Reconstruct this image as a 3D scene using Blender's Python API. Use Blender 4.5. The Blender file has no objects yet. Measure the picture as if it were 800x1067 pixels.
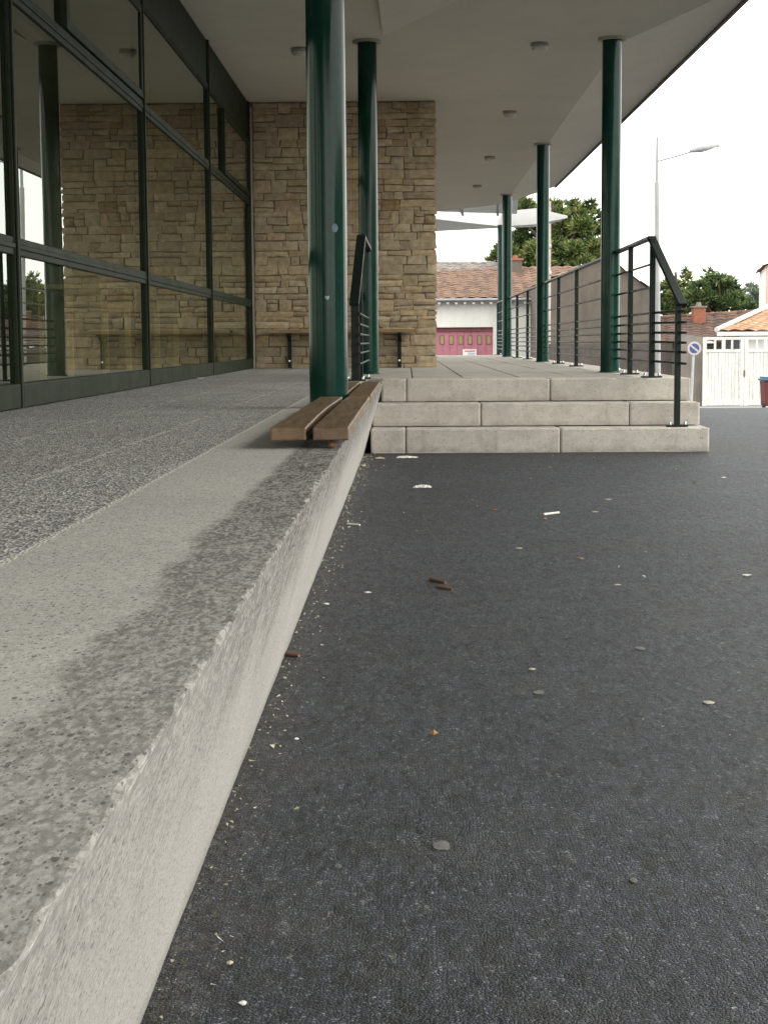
import bpy, math, random
from mathutils import Vector, Matrix, noise
random.seed(7)
R = math.radians
S = bpy.context.scene
COL = S.collection

# ------------------------------------------------------------------ camera
F_PX, W_PX, H_PX = 1700.0, 800.0, 1067.0
CAM = Vector((0, 0, 0.8))
yaw, pitch, roll = math.atan(26 / F_PX), math.atan(177.3 / F_PX), 0.0067
fw = Vector((-math.sin(yaw) * math.cos(pitch), math.cos(yaw) * math.cos(pitch), -math.sin(pitch)))
rt0 = fw.cross(Vector((0, 0, 1))).normalized()
up0 = rt0.cross(fw).normalized()
rt = rt0 * math.cos(roll) - up0 * math.sin(roll)
up = up0 * math.cos(roll) + rt0 * math.sin(roll)
cd = bpy.data.cameras.new('camera')
cam = bpy.data.objects.new('camera', cd)
COL.objects.link(cam)
m = Matrix((rt, up, -fw)).transposed().to_4x4()
m.translation = CAM
cam.matrix_world = m
cd.sensor_fit = 'VERTICAL'
cd.sensor_height = 36
cd.lens = 36 * F_PX / H_PX
cd.clip_start = 0.05
cd.clip_end = 2000
S.camera = cam

# ------------------------------------------------------------------ world, sun, exposure
SUN_EL, SUN_AZ = R(36), R(108)          # azimuth measured clockwise from +Y
wd = bpy.data.worlds.new('World')
S.world = wd
wd.use_nodes = True
nt = wd.node_tree
nt.nodes.clear()
wo = nt.nodes.new('ShaderNodeOutputWorld')
bg = nt.nodes.new('ShaderNodeBackground')
sky = nt.nodes.new('ShaderNodeTexSky')
sky.sky_type = 'NISHITA'
sky.sun_disc = False
sky.sun_elevation = SUN_EL
sky.sun_rotation = SUN_AZ
tc = nt.nodes.new('ShaderNodeTexCoord')
nz = nt.nodes.new('ShaderNodeTexNoise')
nz.inputs['Scale'].default_value = 2.2
nz.inputs['Detail'].default_value = 6
rp = nt.nodes.new('ShaderNodeMapRange')
rp.inputs['From Min'].default_value = 0.35
rp.inputs['From Max'].default_value = 0.6
rp.inputs['To Min'].default_value = 0.68
rp.inputs['To Max'].default_value = 0.95
mx = nt.nodes.new('ShaderNodeMix')
mx.data_type = 'RGBA'
nt.links.new(tc.outputs['Generated'], nz.inputs['Vector'])
nt.links.new(nz.outputs['Fac'], rp.inputs['Value'])
nt.links.new(rp.outputs['Result'], mx.inputs['Factor'])
nt.links.new(sky.outputs['Color'], mx.inputs['A'])
mx.inputs['B'].default_value = (13.5, 13.3, 12.6, 1)     # thin bright cloud cover
nt.links.new(mx.outputs['Result'], bg.inputs['Color'])
bg.inputs['Strength'].default_value = 0.1
nt.links.new(bg.outputs['Background'], wo.inputs['Surface'])

sl = bpy.data.lights.new('sun', 'SUN')
sl.energy = 1.1
sl.angle = R(45)
sl.color = (1, 0.95, 0.86)
sun = bpy.data.objects.new('sun', sl)
COL.objects.link(sun)
sd = Vector((math.sin(SUN_AZ) * math.cos(SUN_EL), math.cos(SUN_AZ) * math.cos(SUN_EL), math.sin(SUN_EL)))
sun.rotation_euler = sd.to_track_quat('Z', 'Y').to_euler()
sun.location = (20, -10, 40)

vs = S.view_settings
S.display_settings.display_device = 'sRGB'
vs.view_transform = 'Standard'
vs.look = 'None'
vs.gamma = 1
vs.use_curve_mapping = False
vs.exposure = 1.3


# ------------------------------------------------------------------ helpers
def ray(px, py):
    return fw * F_PX + rt * (px - W_PX / 2) + up * (H_PX / 2 - py)


def at(px, py, d):                       # point of the photo at depth y = d
    r = ray(px, py)
    return CAM + r * (d / r.y)


def on(px, py, z):                       # point of the photo on the level z
    r = ray(px, py)
    return CAM + r * ((z - CAM.z) / r.z)


def sstep(a, b, x):
    t = min(1, max(0, (x - a) / (b - a)))
    return t * t * (3 - 2 * t)


def gz(x, y):                            # terrain height
    if y < 11: return 0.0
    if y < 46: return -1.22 * sstep(11, 11 + 70, y) * 2 if y < 46 else 0
    return -1.22 * sstep(11, 81, 46) * 2


class MB:
    def __init__(s):
        s.v, s.f, s.sm, s.c = [], [], [], []
        s.cc = None

    def add(s, vs_, fs, smooth=False, col=None):
        o = len(s.v)
        s.v += [Vector(p) for p in vs_]
        s.c += [col if col is not None else 0.5] * len(vs_)
        for f in fs:
            s.f.append([i + o for i in f])
            s.sm.append(smooth)
        return s

    def box(s, x0, x1, y0, y1, z0, z1, col=None):
        v = [(x0, y0, z0), (x1, y0, z0), (x1, y1, z0), (x0, y1, z0), (x0, y0, z1), (x1, y0, z1), (x1, y1, z1), (x0, y1, z1)]
        return s.add(v, [(3, 2, 1, 0), (4, 5, 6, 7), (0, 1, 5, 4), (1, 2, 6, 5), (2, 3, 7, 6), (3, 0, 4, 7)], False, col)

    def bar(s, p0, p1, w, h, upv=(0, 0, 1)):
        p0, p1 = Vector(p0), Vector(p1)
        d = (p1 - p0).normalized()
        u = Vector(upv)
        sd_ = d.cross(u)
        if sd_.length < 1e-4: sd_ = d.cross(Vector((0, 1, 0)))
        sd_.normalize()
        u = sd_.cross(d).normalized()
        v = []
        for p in (p0, p1):
            for a, b in ((-1, -1), (1, -1), (1, 1), (-1, 1)):
                v.append(p + sd_ * a * w / 2 + u * b * h / 2)
        return s.add(v, [(0, 1, 2, 3), (7, 6, 5, 4), (1, 0, 4, 5), (2, 1, 5, 6), (3, 2, 6, 7), (0, 3, 7, 4)])

    def tube(s, p0, p1, r0, r1=None, n=12, cap=True):
        p0, p1 = Vector(p0), Vector(p1)
        r1 = r0 if r1 is None else r1
        d = (p1 - p0).normalized()
        a = d.cross(Vector((0, 0, 1)))
        if a.length < 1e-3: a = Vector((1, 0, 0))
        a.normalize()
        b = d.cross(a)
        v = []
        for p, r in ((p0, r0), (p1, r1)):
            for i in range(n):
                t = 2 * math.pi * i / n
                v.append(p + a * (math.cos(t) * r) + b * (math.sin(t) * r))
        s.add(v, [(i, (i + 1) % n, n + (i + 1) % n, n + i) for i in range(n)], True)
        if cap:
            s.add(v[:n], [list(range(n))[::-1]])
            s.add(v[n:], [list(range(n))])
        return s

    def lathe(s, c, prof, n=24):
        c = Vector(c)
        v = []
        for r, z in prof:
            for i in range(n):
                t = 2 * math.pi * i / n
                v.append(c + Vector((r * math.cos(t), r * math.sin(t), z)))
        fs = []
        for k in range(len(prof) - 1):
            for i in range(n):
                fs.append((k * n + i, k * n + (i + 1) % n, (k + 1) * n + (i + 1) % n, (k + 1) * n + i))
        return s.add(v, fs, True)

    def prism(s, poly, zb, zt):          # zb / zt may be functions of (x, y)
        fb = zb if callable(zb) else (lambda x, y: zb)
        ft = zt if callable(zt) else (lambda x, y: zt)
        n = len(poly)
        v = [(x, y, fb(x, y)) for x, y in poly] + [(x, y, ft(x, y)) for x, y in poly]
        return s.add(v, [list(range(n))[::-1], list(range(n, 2 * n))] + [(i, (i + 1) % n, n + (i + 1) % n, n + i) for i in range(n)])

    def slab(s, pts, off):               # planar polygon extruded by a vector
        n = len(pts)
        off = Vector(off)
        v = [Vector(p) for p in pts] + [Vector(p) + off for p in pts]
        return s.add(v, [list(range(n))[::-1], list(range(n, 2 * n))] + [(i, (i + 1) % n, n + (i + 1) % n, n + i) for i in range(n)])

    def build(s, name, mat, parent=None, bevel=0, seg=2, loc=None):
        me = bpy.data.meshes.new(name)
        o = bpy.data.objects.new(name, me)
        COL.objects.link(o)
        off = Vector((0, 0, 0))
        if parent is not None:
            o.parent = parent
            p = parent
            while p is not None:
                off += p.location
                p = p.parent
        elif loc is not None:
            o.location = loc
            off = Vector(loc)
        me.from_pydata([tuple(p - off) for p in s.v], [], s.f)
        me.materials.append(mat)
        me.polygons.foreach_set('use_smooth', s.sm)
        at_ = me.attributes.new('tone', 'FLOAT', 'POINT')
        at_.data.foreach_set('value', s.c)
        me.update()
        import bmesh as _b
        bm = _b.new()
        bm.from_mesh(me)
        _b.ops.recalc_face_normals(bm, faces=bm.faces)
        bm.to_mesh(me)
        bm.free()
        if bevel:
            md = o.modifiers.new('bevel', 'BEVEL')
            md.width = bevel
            md.segments = seg
            md.limit_method = 'ANGLE'
        return o


def tag(o, label, cat, group=None):
    o['label'] = label
    o['category'] = cat
    if group: o['group'] = group
    return o


def thing(name, label, cat, loc=(0, 0, 0), group=None):
    o = bpy.data.objects.new(name, None)
    COL.objects.link(o)
    o.location = loc
    o.empty_display_size = 0.1
    return tag(o, label, cat, group)


def struct(o):
    o['kind'] = 'structure'
    return o


def dup(root, loc, label, group=None):
    r = root.copy()
    COL.objects.link(r)
    r.location = loc
    r['label'] = label
    if group: r['group'] = group

    def rec(src, dst):
        for ch in src.children:
            c = ch.copy()
            COL.objects.link(c)
            c.parent = dst
            rec(ch, c)
    rec(root, r)
    return r


# ------------------------------------------------------------------ materials
class Mat:
    def __init__(s, name, col=(0.5, 0.5, 0.5), rough=0.7, spec=0.5, metal=0.0):
        s.m = bpy.data.materials.new(name)
        s.m.use_nodes = True
        s.t = s.m.node_tree
        s.b = s.t.nodes['Principled BSDF']
        s.b.inputs['Base Color'].default_value = (*col, 1)
        s.b.inputs['Roughness'].default_value = rough
        s.b.inputs['Specular IOR Level'].default_value = spec
        s.b.inputs['Metallic'].default_value = metal
        s.tc = s.t.nodes.new('ShaderNodeTexCoord')
        s.obj = s.tc.outputs['Object']
        g = s.t.nodes.new('ShaderNodeNewGeometry')
        s.pos = g.outputs['Position']

    def n(s, typ, **kw):
        nd = s.t.nodes.new('ShaderNode' + typ)
        for k, v in kw.items():
            if k in nd.inputs.keys():
                if hasattr(v, 'is_output') or isinstance(v, bpy.types.NodeSocket): s.t.links.new(v, nd.inputs[k])
                else: nd.inputs[k].default_value = v
            else: setattr(nd, k, v)
        return nd

    def scale(s, vec, sc):
        nd = s.t.nodes.new('ShaderNodeMapping')
        s.t.links.new(vec, nd.inputs['Vector'])
        nd.inputs['Scale'].default_value = sc
        return nd.outputs['Vector']

    def noise(s, scale=5, detail=4, rough=0.55, vec=None, dist=0):
        nd = s.n('TexNoise', Scale=scale, Detail=detail, Roughness=rough, Distortion=dist)
        s.t.links.new(vec or s.pos, nd.inputs['Vector'])
        return nd.outputs['Fac']

    def vor(s, scale=50, out='Color', vec=None, feature='F1', rnd=1.0):
        nd = s.n('TexVoronoi', feature=feature)
        nd.inputs['Scale'].default_value = scale
        nd.inputs['Randomness'].default_value = rnd
        s.t.links.new(vec or s.pos, nd.inputs['Vector'])
        return nd.outputs[out]

    def rng(s, val, a, b, c=0.0, d=1.0, smooth=False):
        nd = s.t.nodes.new('ShaderNodeMapRange')
        if smooth: nd.interpolation_type = 'SMOOTHSTEP'
        s.t.links.new(val, nd.inputs['Value'])
        for k, v in zip(('From Min', 'From Max', 'To Min', 'To Max'), (a, b, c, d)): nd.inputs[k].default_value = v
        return nd.outputs['Result']

    def math(s, op, a, b=0.0):
        nd = s.t.nodes.new('ShaderNodeMath')
        nd.operation = op
        for i, x in enumerate((a, b)):
            if isinstance(x, bpy.types.NodeSocket): s.t.links.new(x, nd.inputs[i])
            else: nd.inputs[i].default_value = x
        return nd.outputs[0]

    def mix(s, fac, a, b, mode='MIX'):
        nd = s.t.nodes.new('ShaderNodeMix')
        nd.data_type = 'RGBA'
        nd.blend_type = mode
        for k, x in (('Factor', fac), ('A', a), ('B', b)):
            if isinstance(x, bpy.types.NodeSocket): s.t.links.new(x, nd.inputs[k])
            elif isinstance(x, (tuple, list)): nd.inputs[k].default_value = (*x, 1) if len(x) == 3 else x
            else: nd.inputs[k].default_value = x
        return nd.outputs['Result']

    def ramp(s, val, stops):
        nd = s.t.nodes.new('ShaderNodeValToRGB')
        e = nd.color_ramp.elements
        while len(e) < len(stops): e.new(0.5)
        for el, (p, c) in zip(e, stops):
            el.position = p
            el.color = (*c, 1)
        s.t.links.new(val, nd.inputs['Fac'])
        return nd.outputs['Color']

    def xyz(s, vec=None):
        nd = s.t.nodes.new('ShaderNodeSeparateXYZ')
        s.t.links.new(vec or s.pos, nd.inputs[0])
        return nd.outputs

    def attr(s, name='tone'):
        nd = s.t.nodes.new('ShaderNodeAttribute')
        nd.attribute_name = name
        return nd.outputs['Fac']

    def color(s, x):
        s.t.links.new(x, s.b.inputs['Base Color'])
        return s

    def roughness(s, x):
        s.t.links.new(x, s.b.inputs['Roughness'])
        return s

    def bump(s, h, strength=0.5, dist=0.01, prev=None):
        nd = s.t.nodes.new('ShaderNodeBump')
        nd.inputs['Strength'].default_value = strength
        nd.inputs['Distance'].default_value = dist
        s.t.links.new(h, nd.inputs['Height'])
        if prev is not None: s.t.links.new(prev, nd.inputs['Normal'])
        s.t.links.new(nd.outputs['Normal'], s.b.inputs['Normal'])
        return nd.outputs['Normal']


def simple(name, c1, c2=None, rough=0.6, scale=6, bump=0.15, bd=0.004, spec=0.4, metal=0.0, vec_scale=None):
    a = Mat(name, c1, rough, spec, metal)
    v = a.scale(a.pos, vec_scale) if vec_scale else a.pos
    f = a.noise(scale, 6, 0.62, v)
    a.color(a.mix(a.rng(f, 0.35, 0.68), c1, c2 or tuple(x * 0.8 for x in c1)))
    a.roughness(a.rng(a.noise(scale * 2.3, 3), 0.3, 0.7, max(0.04, rough - 0.12), min(1, rough + 0.1)))
    if bump: a.bump(f, bump, bd)
    return a.m


# asphalt --------------------------------------------------------------
def mat_asphalt():
    a = Mat('asphalt', (0.05, 0.05, 0.05), 0.75, 0.30)
    wob = a.n('VectorMath', operation='MULTIPLY_ADD')
    nv = a.n('TexNoise', Scale=70.0, Detail=3.0)
    a.t.links.new(a.pos, nv.inputs['Vector'])
    a.t.links.new(nv.outputs['Color'], wob.inputs[0])
    wob.inputs[1].default_value = (0.006, 0.006, 0.006)
    a.t.links.new(a.pos, wob.inputs[2])
    wv = wob.outputs[0]
    g = a.xyz(a.vor(170, 'Color', wv))[0]
    gb_ = a.xyz(a.vor(330, 'Color', wv))[1]
    gm = a.math('ADD', a.math('MULTIPLY', g, 0.66), a.math('MULTIPLY', gb_, 0.34))
    base = a.ramp(gm, [(0.0, (0.008, 0.0092, 0.0115)), (0.38, (0.020, 0.0225, 0.0265)), (0.66, (0.042, 0.046, 0.053)), (0.83, (0.080, 0.085, 0.092)), (0.93, (0.17, 0.168, 0.162))])
    ed = a.vor(170, 'Distance', wv, 'DISTANCE_TO_EDGE')
    crev = a.rng(ed, 0.015, 0.11, 0, 1)
    base = a.mix(crev, (0.006, 0.0064, 0.0075), base)
    # shadows between the aggregate, put into the colour as coarse stretched clumps
    c1 = a.xyz(a.vor(60, 'Color', a.scale(wv, (1, 0.30, 1))))[0]
    c2 = a.xyz(a.vor(130, 'Color', a.scale(wv, (1, 0.30, 1))))[1]
    c3 = a.noise(34, 6, 0.75, a.scale(a.pos, (1, 0.28, 1)))
    cl = a.math('ADD', a.math('ADD', a.math('MULTIPLY', c1, 0.4), a.math('MULTIPLY', c2, 0.5)), a.math('MULTIPLY', c3, 1.0))
    k_ = a.rng(cl, 0.50, 1.40, 0.36, 2.5)
    kc = a.n('CombineColor')
    for i_, f_ in enumerate((0.92, 0.97, 1.04)): a.t.links.new(a.math('MULTIPLY', k_, f_), kc.inputs[i_])
    base = a.mix(1.0, base, kc.outputs[0], 'MULTIPLY')
    glint = a.math('MULTIPLY', a.math('GREATER_THAN', c2, 0.98), a.math('GREATER_THAN', g, 0.6))
    base = a.mix(a.math('MULTIPLY', glint, 0.55), base, (0.20, 0.195, 0.18))
    big = a.noise(0.9, 6, 0.6)
    base = a.mix(a.rng(big, 0.3, 0.7), base, a.mix(1.0, base, (0.72, 0.72, 0.73), 'MULTIPLY'))
    dust = a.math('MULTIPLY', a.rng(a.noise(3.1, 8, 0.7), 0.5, 0.75), 0.3)
    base = a.mix(dust, base, (0.10, 0.095, 0.088))
    x, y, z = a.xyz()
    edge = a.rng(a.math('ADD', x, a.math('MULTIPLY', a.noise(14, 5, 0.7), 0.16)), -0.24, -0.15, 1, 0)
    spk = a.rng(a.noise(60, 3, 0.7), 0.45, 0.6)
    base = a.mix(a.math('MULTIPLY', a.math('MULTIPLY', edge, spk), 0.6), base, (0.13, 0.115, 0.085))
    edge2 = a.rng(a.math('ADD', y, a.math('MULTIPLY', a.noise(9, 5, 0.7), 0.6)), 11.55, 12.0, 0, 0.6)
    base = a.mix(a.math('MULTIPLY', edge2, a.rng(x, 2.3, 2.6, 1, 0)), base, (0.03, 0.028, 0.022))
    dark = a.rng(a.noise(1.6, 4, 0.55, a.scale(a.pos, (1, 0.55, 1))), 0.64, 0.7)
    base = a.mix(a.math('MULTIPLY', dark, 0.35), base, (0.018, 0.018, 0.019))
    a.color(base)
    a.roughness(a.rng(g, 0, 1, 0.45, 0.75))
    h = a.math('ADD', a.math('MULTIPLY', a.rng(ed, 0.0, 0.22), 0.8), a.math('ADD', a.math('MULTIPLY', gm, 1.3), a.math('MULTIPLY', a.noise(40, 4, 0.6), 0.7)))
    a.bump(h, 0.75, 0.006)
    return a.m


def concrete(name, c1, c2, specks=0.6, stain=False, speck_scale=95, pock=0.5, dirt=None):
    a = Mat(name, c1, 0.85, 0.25)
    sv = a.pos
    if stain:
        px_ = a.xyz()
        fm = a.rng(px_[2], 0.500, 0.514, 1, 0)
        cv = a.n('CombineXYZ')
        a.t.links.new(a.math('MULTIPLY', px_[0], 1.5), cv.inputs[0])
        a.t.links.new(a.math('MULTIPLY', px_[1], a.math('ADD', 0.65, a.math('MULTIPLY', fm, 0.1))), cv.inputs[1])
        a.t.links.new(a.math('MULTIPLY', px_[2], 1.5), cv.inputs[2])
        sv = cv.outputs[0]
    f = a.noise(2.2, 9, 0.65)
    base = a.mix(a.rng(f, 0.32, 0.7), c1, c2)
    base = a.mix(a.math('MULTIPLY', a.rng(a.noise(38, 5, 0.7), 0.45, 0.75), 0.35), base, tuple(x * 0.6 for x in c1))
    if stain:
        gr = a.noise(140, 4, 0.8, sv)
        base = a.mix(a.rng(gr, 0.50, 0.66, 0, 0.6), base, tuple(x * 0.45 for x in c1))
        base = a.mix(a.rng(gr, 0.46, 0.34, 0, 0.5), base, tuple(min(0.75, x * 1.35) for x in c1))
    v = a.vor(speck_scale, 'Distance', sv)
    g = a.xyz(a.vor(speck_scale, 'Color', sv))[0]
    rad = a.rng(g, 0.5, 1.0, 0.0, 0.36)
    v3 = a.vor(speck_scale * 2.3, 'Distance', sv)
    g3 = a.xyz(a.vor(speck_scale * 2.3, 'Color', sv))[0]
    hole = a.math('MAXIMUM', a.math('LESS_THAN', v, rad), a.math('LESS_THAN', v3, a.rng(g3, 0.55, 1.0, 0.0, 0.42)))
    base = a.mix(a.math('MULTIPLY', hole, specks), base, tuple(x * 0.28 for x in c1))
    if stain:
        x, y, z = a.xyz()
        soft = a.rng(y, 1.0, 4.0, 0.20, 0.05)
        n1 = a.math('MULTIPLY', a.math('SUBTRACT', a.noise(3.5, 10, 0.68), 0.5), soft)
        top = a.rng(z, 0.500, 0.514)
        band = a.rng(a.math('ADD', x, n1), -0.315, -0.285, 0, 1, True)
        fine = a.noise(170, 5, 0.7, a.scale(a.pos, (1, 0.35, 1)))
        pat = a.rng(a.math('ADD', a.noise(34, 9, 0.78, a.scale(a.pos, (1, 0.3, 1))), a.math('MULTIPLY', a.math('SUBTRACT', fine, 0.5), 1.9)), 0.38, 0.60, 0.28, 1)
        fade = a.rng(y, 1.0, 3.4, 0.5, 0.97)
        fac = a.math('MULTIPLY', a.math('MULTIPLY', a.math('MULTIPLY', band, pat), top), fade)
        base = a.mix(fac, base, (0.056, 0.052, 0.044))
        # dirt spotting the upper part of the face
        run = a.rng(a.math('ADD', z, a.math('MULTIPLY', a.math('SUBTRACT', a.noise(6, 8, 0.72), 0.5), 0.6)), 0.26, 0.48, 0, 1)
        sp2 = a.rng(a.math('ADD', a.noise(70, 7, 0.75, a.scale(a.pos, (1, 0.7, 0.9))), a.math('MULTIPLY', a.math('SUBTRACT', fine, 0.5), 0.7)), 0.43, 0.53, 0, 1)
        face = a.rng(z, 0.500, 0.514, 1, 0)
        fac2 = a.math('MULTIPLY', a.math('MULTIPLY', a.math('MULTIPLY', a.math('MULTIPLY', run, a.rng(y, 1.1, 2.8, 0.3, 1)), sp2), face), 0.95)
        base = a.mix(fac2, base, (0.078, 0.068, 0.052))
        foot = a.math('MULTIPLY', a.rng(a.math('ADD', z, a.math('MULTIPLY', a.noise(16, 6, 0.7), 0.08)), 0.03, 0.09, 1, 0), 0.55)
        base = a.mix(foot, base, (0.13, 0.12, 0.10))
    if dirt:
        xx_, yy_, zz_ = a.xyz()
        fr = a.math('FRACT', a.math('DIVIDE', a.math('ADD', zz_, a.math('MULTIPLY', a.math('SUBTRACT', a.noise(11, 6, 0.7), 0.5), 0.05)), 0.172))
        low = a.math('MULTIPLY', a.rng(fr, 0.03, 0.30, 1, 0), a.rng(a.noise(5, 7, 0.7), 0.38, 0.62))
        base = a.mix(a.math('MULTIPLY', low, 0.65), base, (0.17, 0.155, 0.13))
        dr_ = a.math('MULTIPLY', a.rng(a.noise(6, 6, 0.7, a.scale(a.pos, (2.2, 2, 0.25))), 0.55, 0.7), 0.4)
        base = a.mix(dr_, base, (0.22, 0.20, 0.17))
        n2 = a.rng(a.noise(7, 7, 0.7), 0.45, 0.7)
        base = a.mix(a.math('MULTIPLY', n2, 0.5), base, dirt)
    a.color(base)
    h = a.math('SUBTRACT', a.math('MULTIPLY', a.noise(120, 3), 0.5), a.math('MULTIPLY', hole, pock))
    a.bump(h, 0.5, 0.004)
    return a.m


def mat_gravel():
    a = Mat('washed gravel', (0.2, 0.2, 0.2), 0.8, 0.3)
    gvv = a.scale(a.pos, (1, 0.42, 1))
    g = a.xyz(a.vor(190, 'Color', gvv))[1]
    base = a.ramp(g, [(0, (0.12, 0.121, 0.125)), (0.3, (0.23, 0.231, 0.232)), (0.6, (0.37, 0.366, 0.355)), (1, (0.60, 0.585, 0.555))])
    base = a.mix(a.rng(a.noise(1.6, 8, 0.65), 0.35, 0.7), base, a.mix(1.0, base, (0.78, 0.77, 0.75), 'MULTIPLY'))
    x, y, z = a.xyz()
    ln = a.noise(30, 4)
    for xc in (-0.79, -1.17):
        d = a.math('ABSOLUTE', a.math('SUBTRACT', x, xc))
        k = a.math('MULTIPLY', a.rng(d, 0.004, 0.010, 1, 0), a.rng(a.noise(9, 5, 0.7), 0.47, 0.56))
        base = a.mix(a.math('MULTIPLY', k, 0.7), base, (0.6, 0.58, 0.53))
    d = a.math('ABSOLUTE', a.math('SUBTRACT', x, -0.528))
    base = a.mix(a.rng(a.math('ADD', d, a.math('MULTIPLY', ln, 0.008)), 0.010, 0.016, 1, 0), base, (0.55, 0.53, 0.48))
    a.color(base)
    a.bump(a.vor(190, 'Distance', gvv), 0.6, 0.005)
    return a.m


def mat_slab():
    a = Mat('paving slabs', (0.25, 0.24, 0.22), 0.8, 0.35)
    f = a.noise(3, 9, 0.68)
    base = a.mix(a.rng(f, 0.3, 0.7), (0.40, 0.38, 0.335), (0.29, 0.275, 0.245))
    g = a.xyz(a.vor(80, 'Color'))[0]
    base = a.mix(a.rng(g, 0.8, 1, 0, 0.4), base, (0.08, 0.075, 0.07))
    a.color(base)
    a.bump(f, 0.2, 0.004)
    return a.m


def mat_stone():
    a = Mat('rubble stone', (0.3, 0.24, 0.16), 0.9, 0.2)
    t = a.attr()
    base = a.ramp(t, [(0, (0.37, 0.245, 0.14)), (0.2, (0.47, 0.36, 0.225)), (0.4, (0.40, 0.33, 0.235)), (0.6, (0.54, 0.42, 0.27)), (0.75, (0.46, 0.385, 0.28)), (0.9, (0.60, 0.49, 0.335)), (1.0, (0.42, 0.265, 0.155))])
    f = a.noise(16, 8, 0.7)
    base = a.mix(a.rng(f, 0.34, 0.68), base, a.mix(1.0, base, (0.6, 0.58, 0.54), 'MULTIPLY'))
    base = a.mix(a.math('MULTIPLY', a.rng(a.noise(5, 6, 0.7), 0.52, 0.72), 0.4), base, (0.46, 0.40, 0.28))
    a.color(base)
    a.bump(f, 0.6, 0.012)
    return a.m


def mat_paint(name, c, rough=0.22, coat=0.6, spec=0.5):
    a = Mat(name, c, rough, spec)
    a.b.inputs['Coat Weight'].default_value = coat
    a.b.inputs['Coat Roughness'].default_value = 0.12
    f = a.noise(9, 6, 0.7)
    a.color(a.mix(a.rng(f, 0.4, 0.75), c, tuple(x * 1.35 + 0.003 for x in c)))
    a.roughness(a.rng(a.noise(4, 7, 0.7), 0.3, 0.7, rough - 0.05, rough + 0.07))
    a.bump(a.noise(3, 3), 0.03, 0.008)
    return a.m


def mat_glass(name, ior=1.5, tint=(0.74, 0.78, 0.70), gl=(0.86, 0.9, 0.84)):
    a = Mat(name)
    t = a.t
    t.nodes.remove(a.b)
    tr = t.nodes.new('ShaderNodeBsdfTransparent')
    tr.inputs['Color'].default_value = (*tint, 1)
    go = t.nodes.new('ShaderNodeBsdfGlossy')
    go.inputs['Color'].default_value = (*gl, 1)
    go.inputs['Roughness'].default_value = 0.0
    fr = t.nodes.new('ShaderNodeFresnel')
    fr.inputs['IOR'].default_value = ior
    bp = t.nodes.new('ShaderNodeBump')
    bp.inputs['Strength'].default_value = 0.03
    bp.inputs['Distance'].default_value = 0.02
    t.links.new(a.noise(0.8, 2), bp.inputs['Height'])
    t.links.new(bp.outputs['Normal'], go.inputs['Normal'])
    ms = t.nodes.new('ShaderNodeMixShader')
    gg = t.nodes.new('ShaderNodeNewGeometry')          # the outer face alone mirrors: no false total reflection inside the pane
    fac = a.math('MULTIPLY', fr.outputs['Fac'], a.math('SUBTRACT', 1.0, gg.outputs['Backfacing']))
    fac = a.math('MINIMUM', a.math('MULTIPLY', fac, 1.35), 1.0)
    t.links.new(fac, ms.inputs['Fac'])
    t.links.new(tr.outputs['BSDF'], ms.inputs[1])
    t.links.new(go.outputs['BSDF'], ms.inputs[2])
    t.links.new(ms.outputs['Shader'], t.nodes['Material Output'].inputs['Surface'])
    return a.m


def mat_wood(name, c1, c2, rough=0.4, axis=(9, 0.5, 9)):
    a = Mat(name, c1, rough, 0.5)
    v = a.scale(a.pos, axis)
    f = a.noise(6, 8, 0.65, v, 0.6)
    base = a.mix(a.rng(f, 0.3, 0.7), c1, c2)
    base = a.mix(a.rng(a.noise(3.0, 6, 0.7), 0.5, 0.72, 0, 0.5), base, tuple(x * 1.7 for x in c1))
    a.color(base)
    a.bump(f, 0.25, 0.003)
    a.roughness(a.rng(f, 0.3, 0.7, rough - 0.1, rough + 0.15))
    return a.m


def mat_tiles(name, cols, dirt):
    a = Mat(name, cols[0], 0.85, 0.2)
    v = a.scale(a.pos, (5.5, 4, 6))
    g = a.xyz(a.vor(1.0, 'Color', v))[0]
    base = a.ramp(g, [(i / (len(cols) - 1), c) for i, c in enumerate(cols)])
    base = a.mix(a.math('MULTIPLY', a.rng(a.noise(1.5, 9, 0.72), 0.42, 0.68), 0.75), base, dirt)
    a.color(base)
    a.bump(a.noise(14, 5), 0.4, 0.02)
    return a.m


def mat_translucent(name, c):
    a = Mat(name, c, 0.6, 0.3)
    t = a.t
    tl = t.nodes.new('ShaderNodeBsdfTranslucent')
    tl.inputs['Color'].default_value = (0.45, 0.46, 0.46, 1)
    ms = t.nodes.new('ShaderNodeMixShader')
    ms.inputs['Fac'].default_value = 0.38
    t.links.new(a.b.outputs['BSDF'], ms.inputs[1])
    t.links.new(tl.outputs['BSDF'], ms.inputs[2])
    t.links.new(ms.outputs['Shader'], t.nodes['Material Output'].inputs['Surface'])
    return a.m


def mat_leaf(name, dark, mid, light):
    a = Mat(name, mid, 0.6, 0.3)
    t = a.attr()
    base = a.ramp(t, [(0, dark), (0.5, mid), (1, light)])
    a.color(base)
    a.b.inputs['Subsurface Weight'].default_value = 0.0
    return a.m


def mat_render(name, c1, c2, streak=0.4, scale=1.2):
    a = Mat(name, c1, 0.9, 0.2)
    base = a.mix(a.rng(a.noise(scale, 9, 0.7), 0.35, 0.7), c1, c2)
    s_ = a.rng(a.noise(2.5, 7, 0.7, a.scale(a.pos, (2, 2, 0.15))), 0.48, 0.72)
    base = a.mix(a.math('MULTIPLY', s_, streak), base, tuple(x * 0.55 for x in c2))
    a.color(base)
    a.bump(a.noise(30, 5), 0.2, 0.01)
    return a.m


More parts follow.
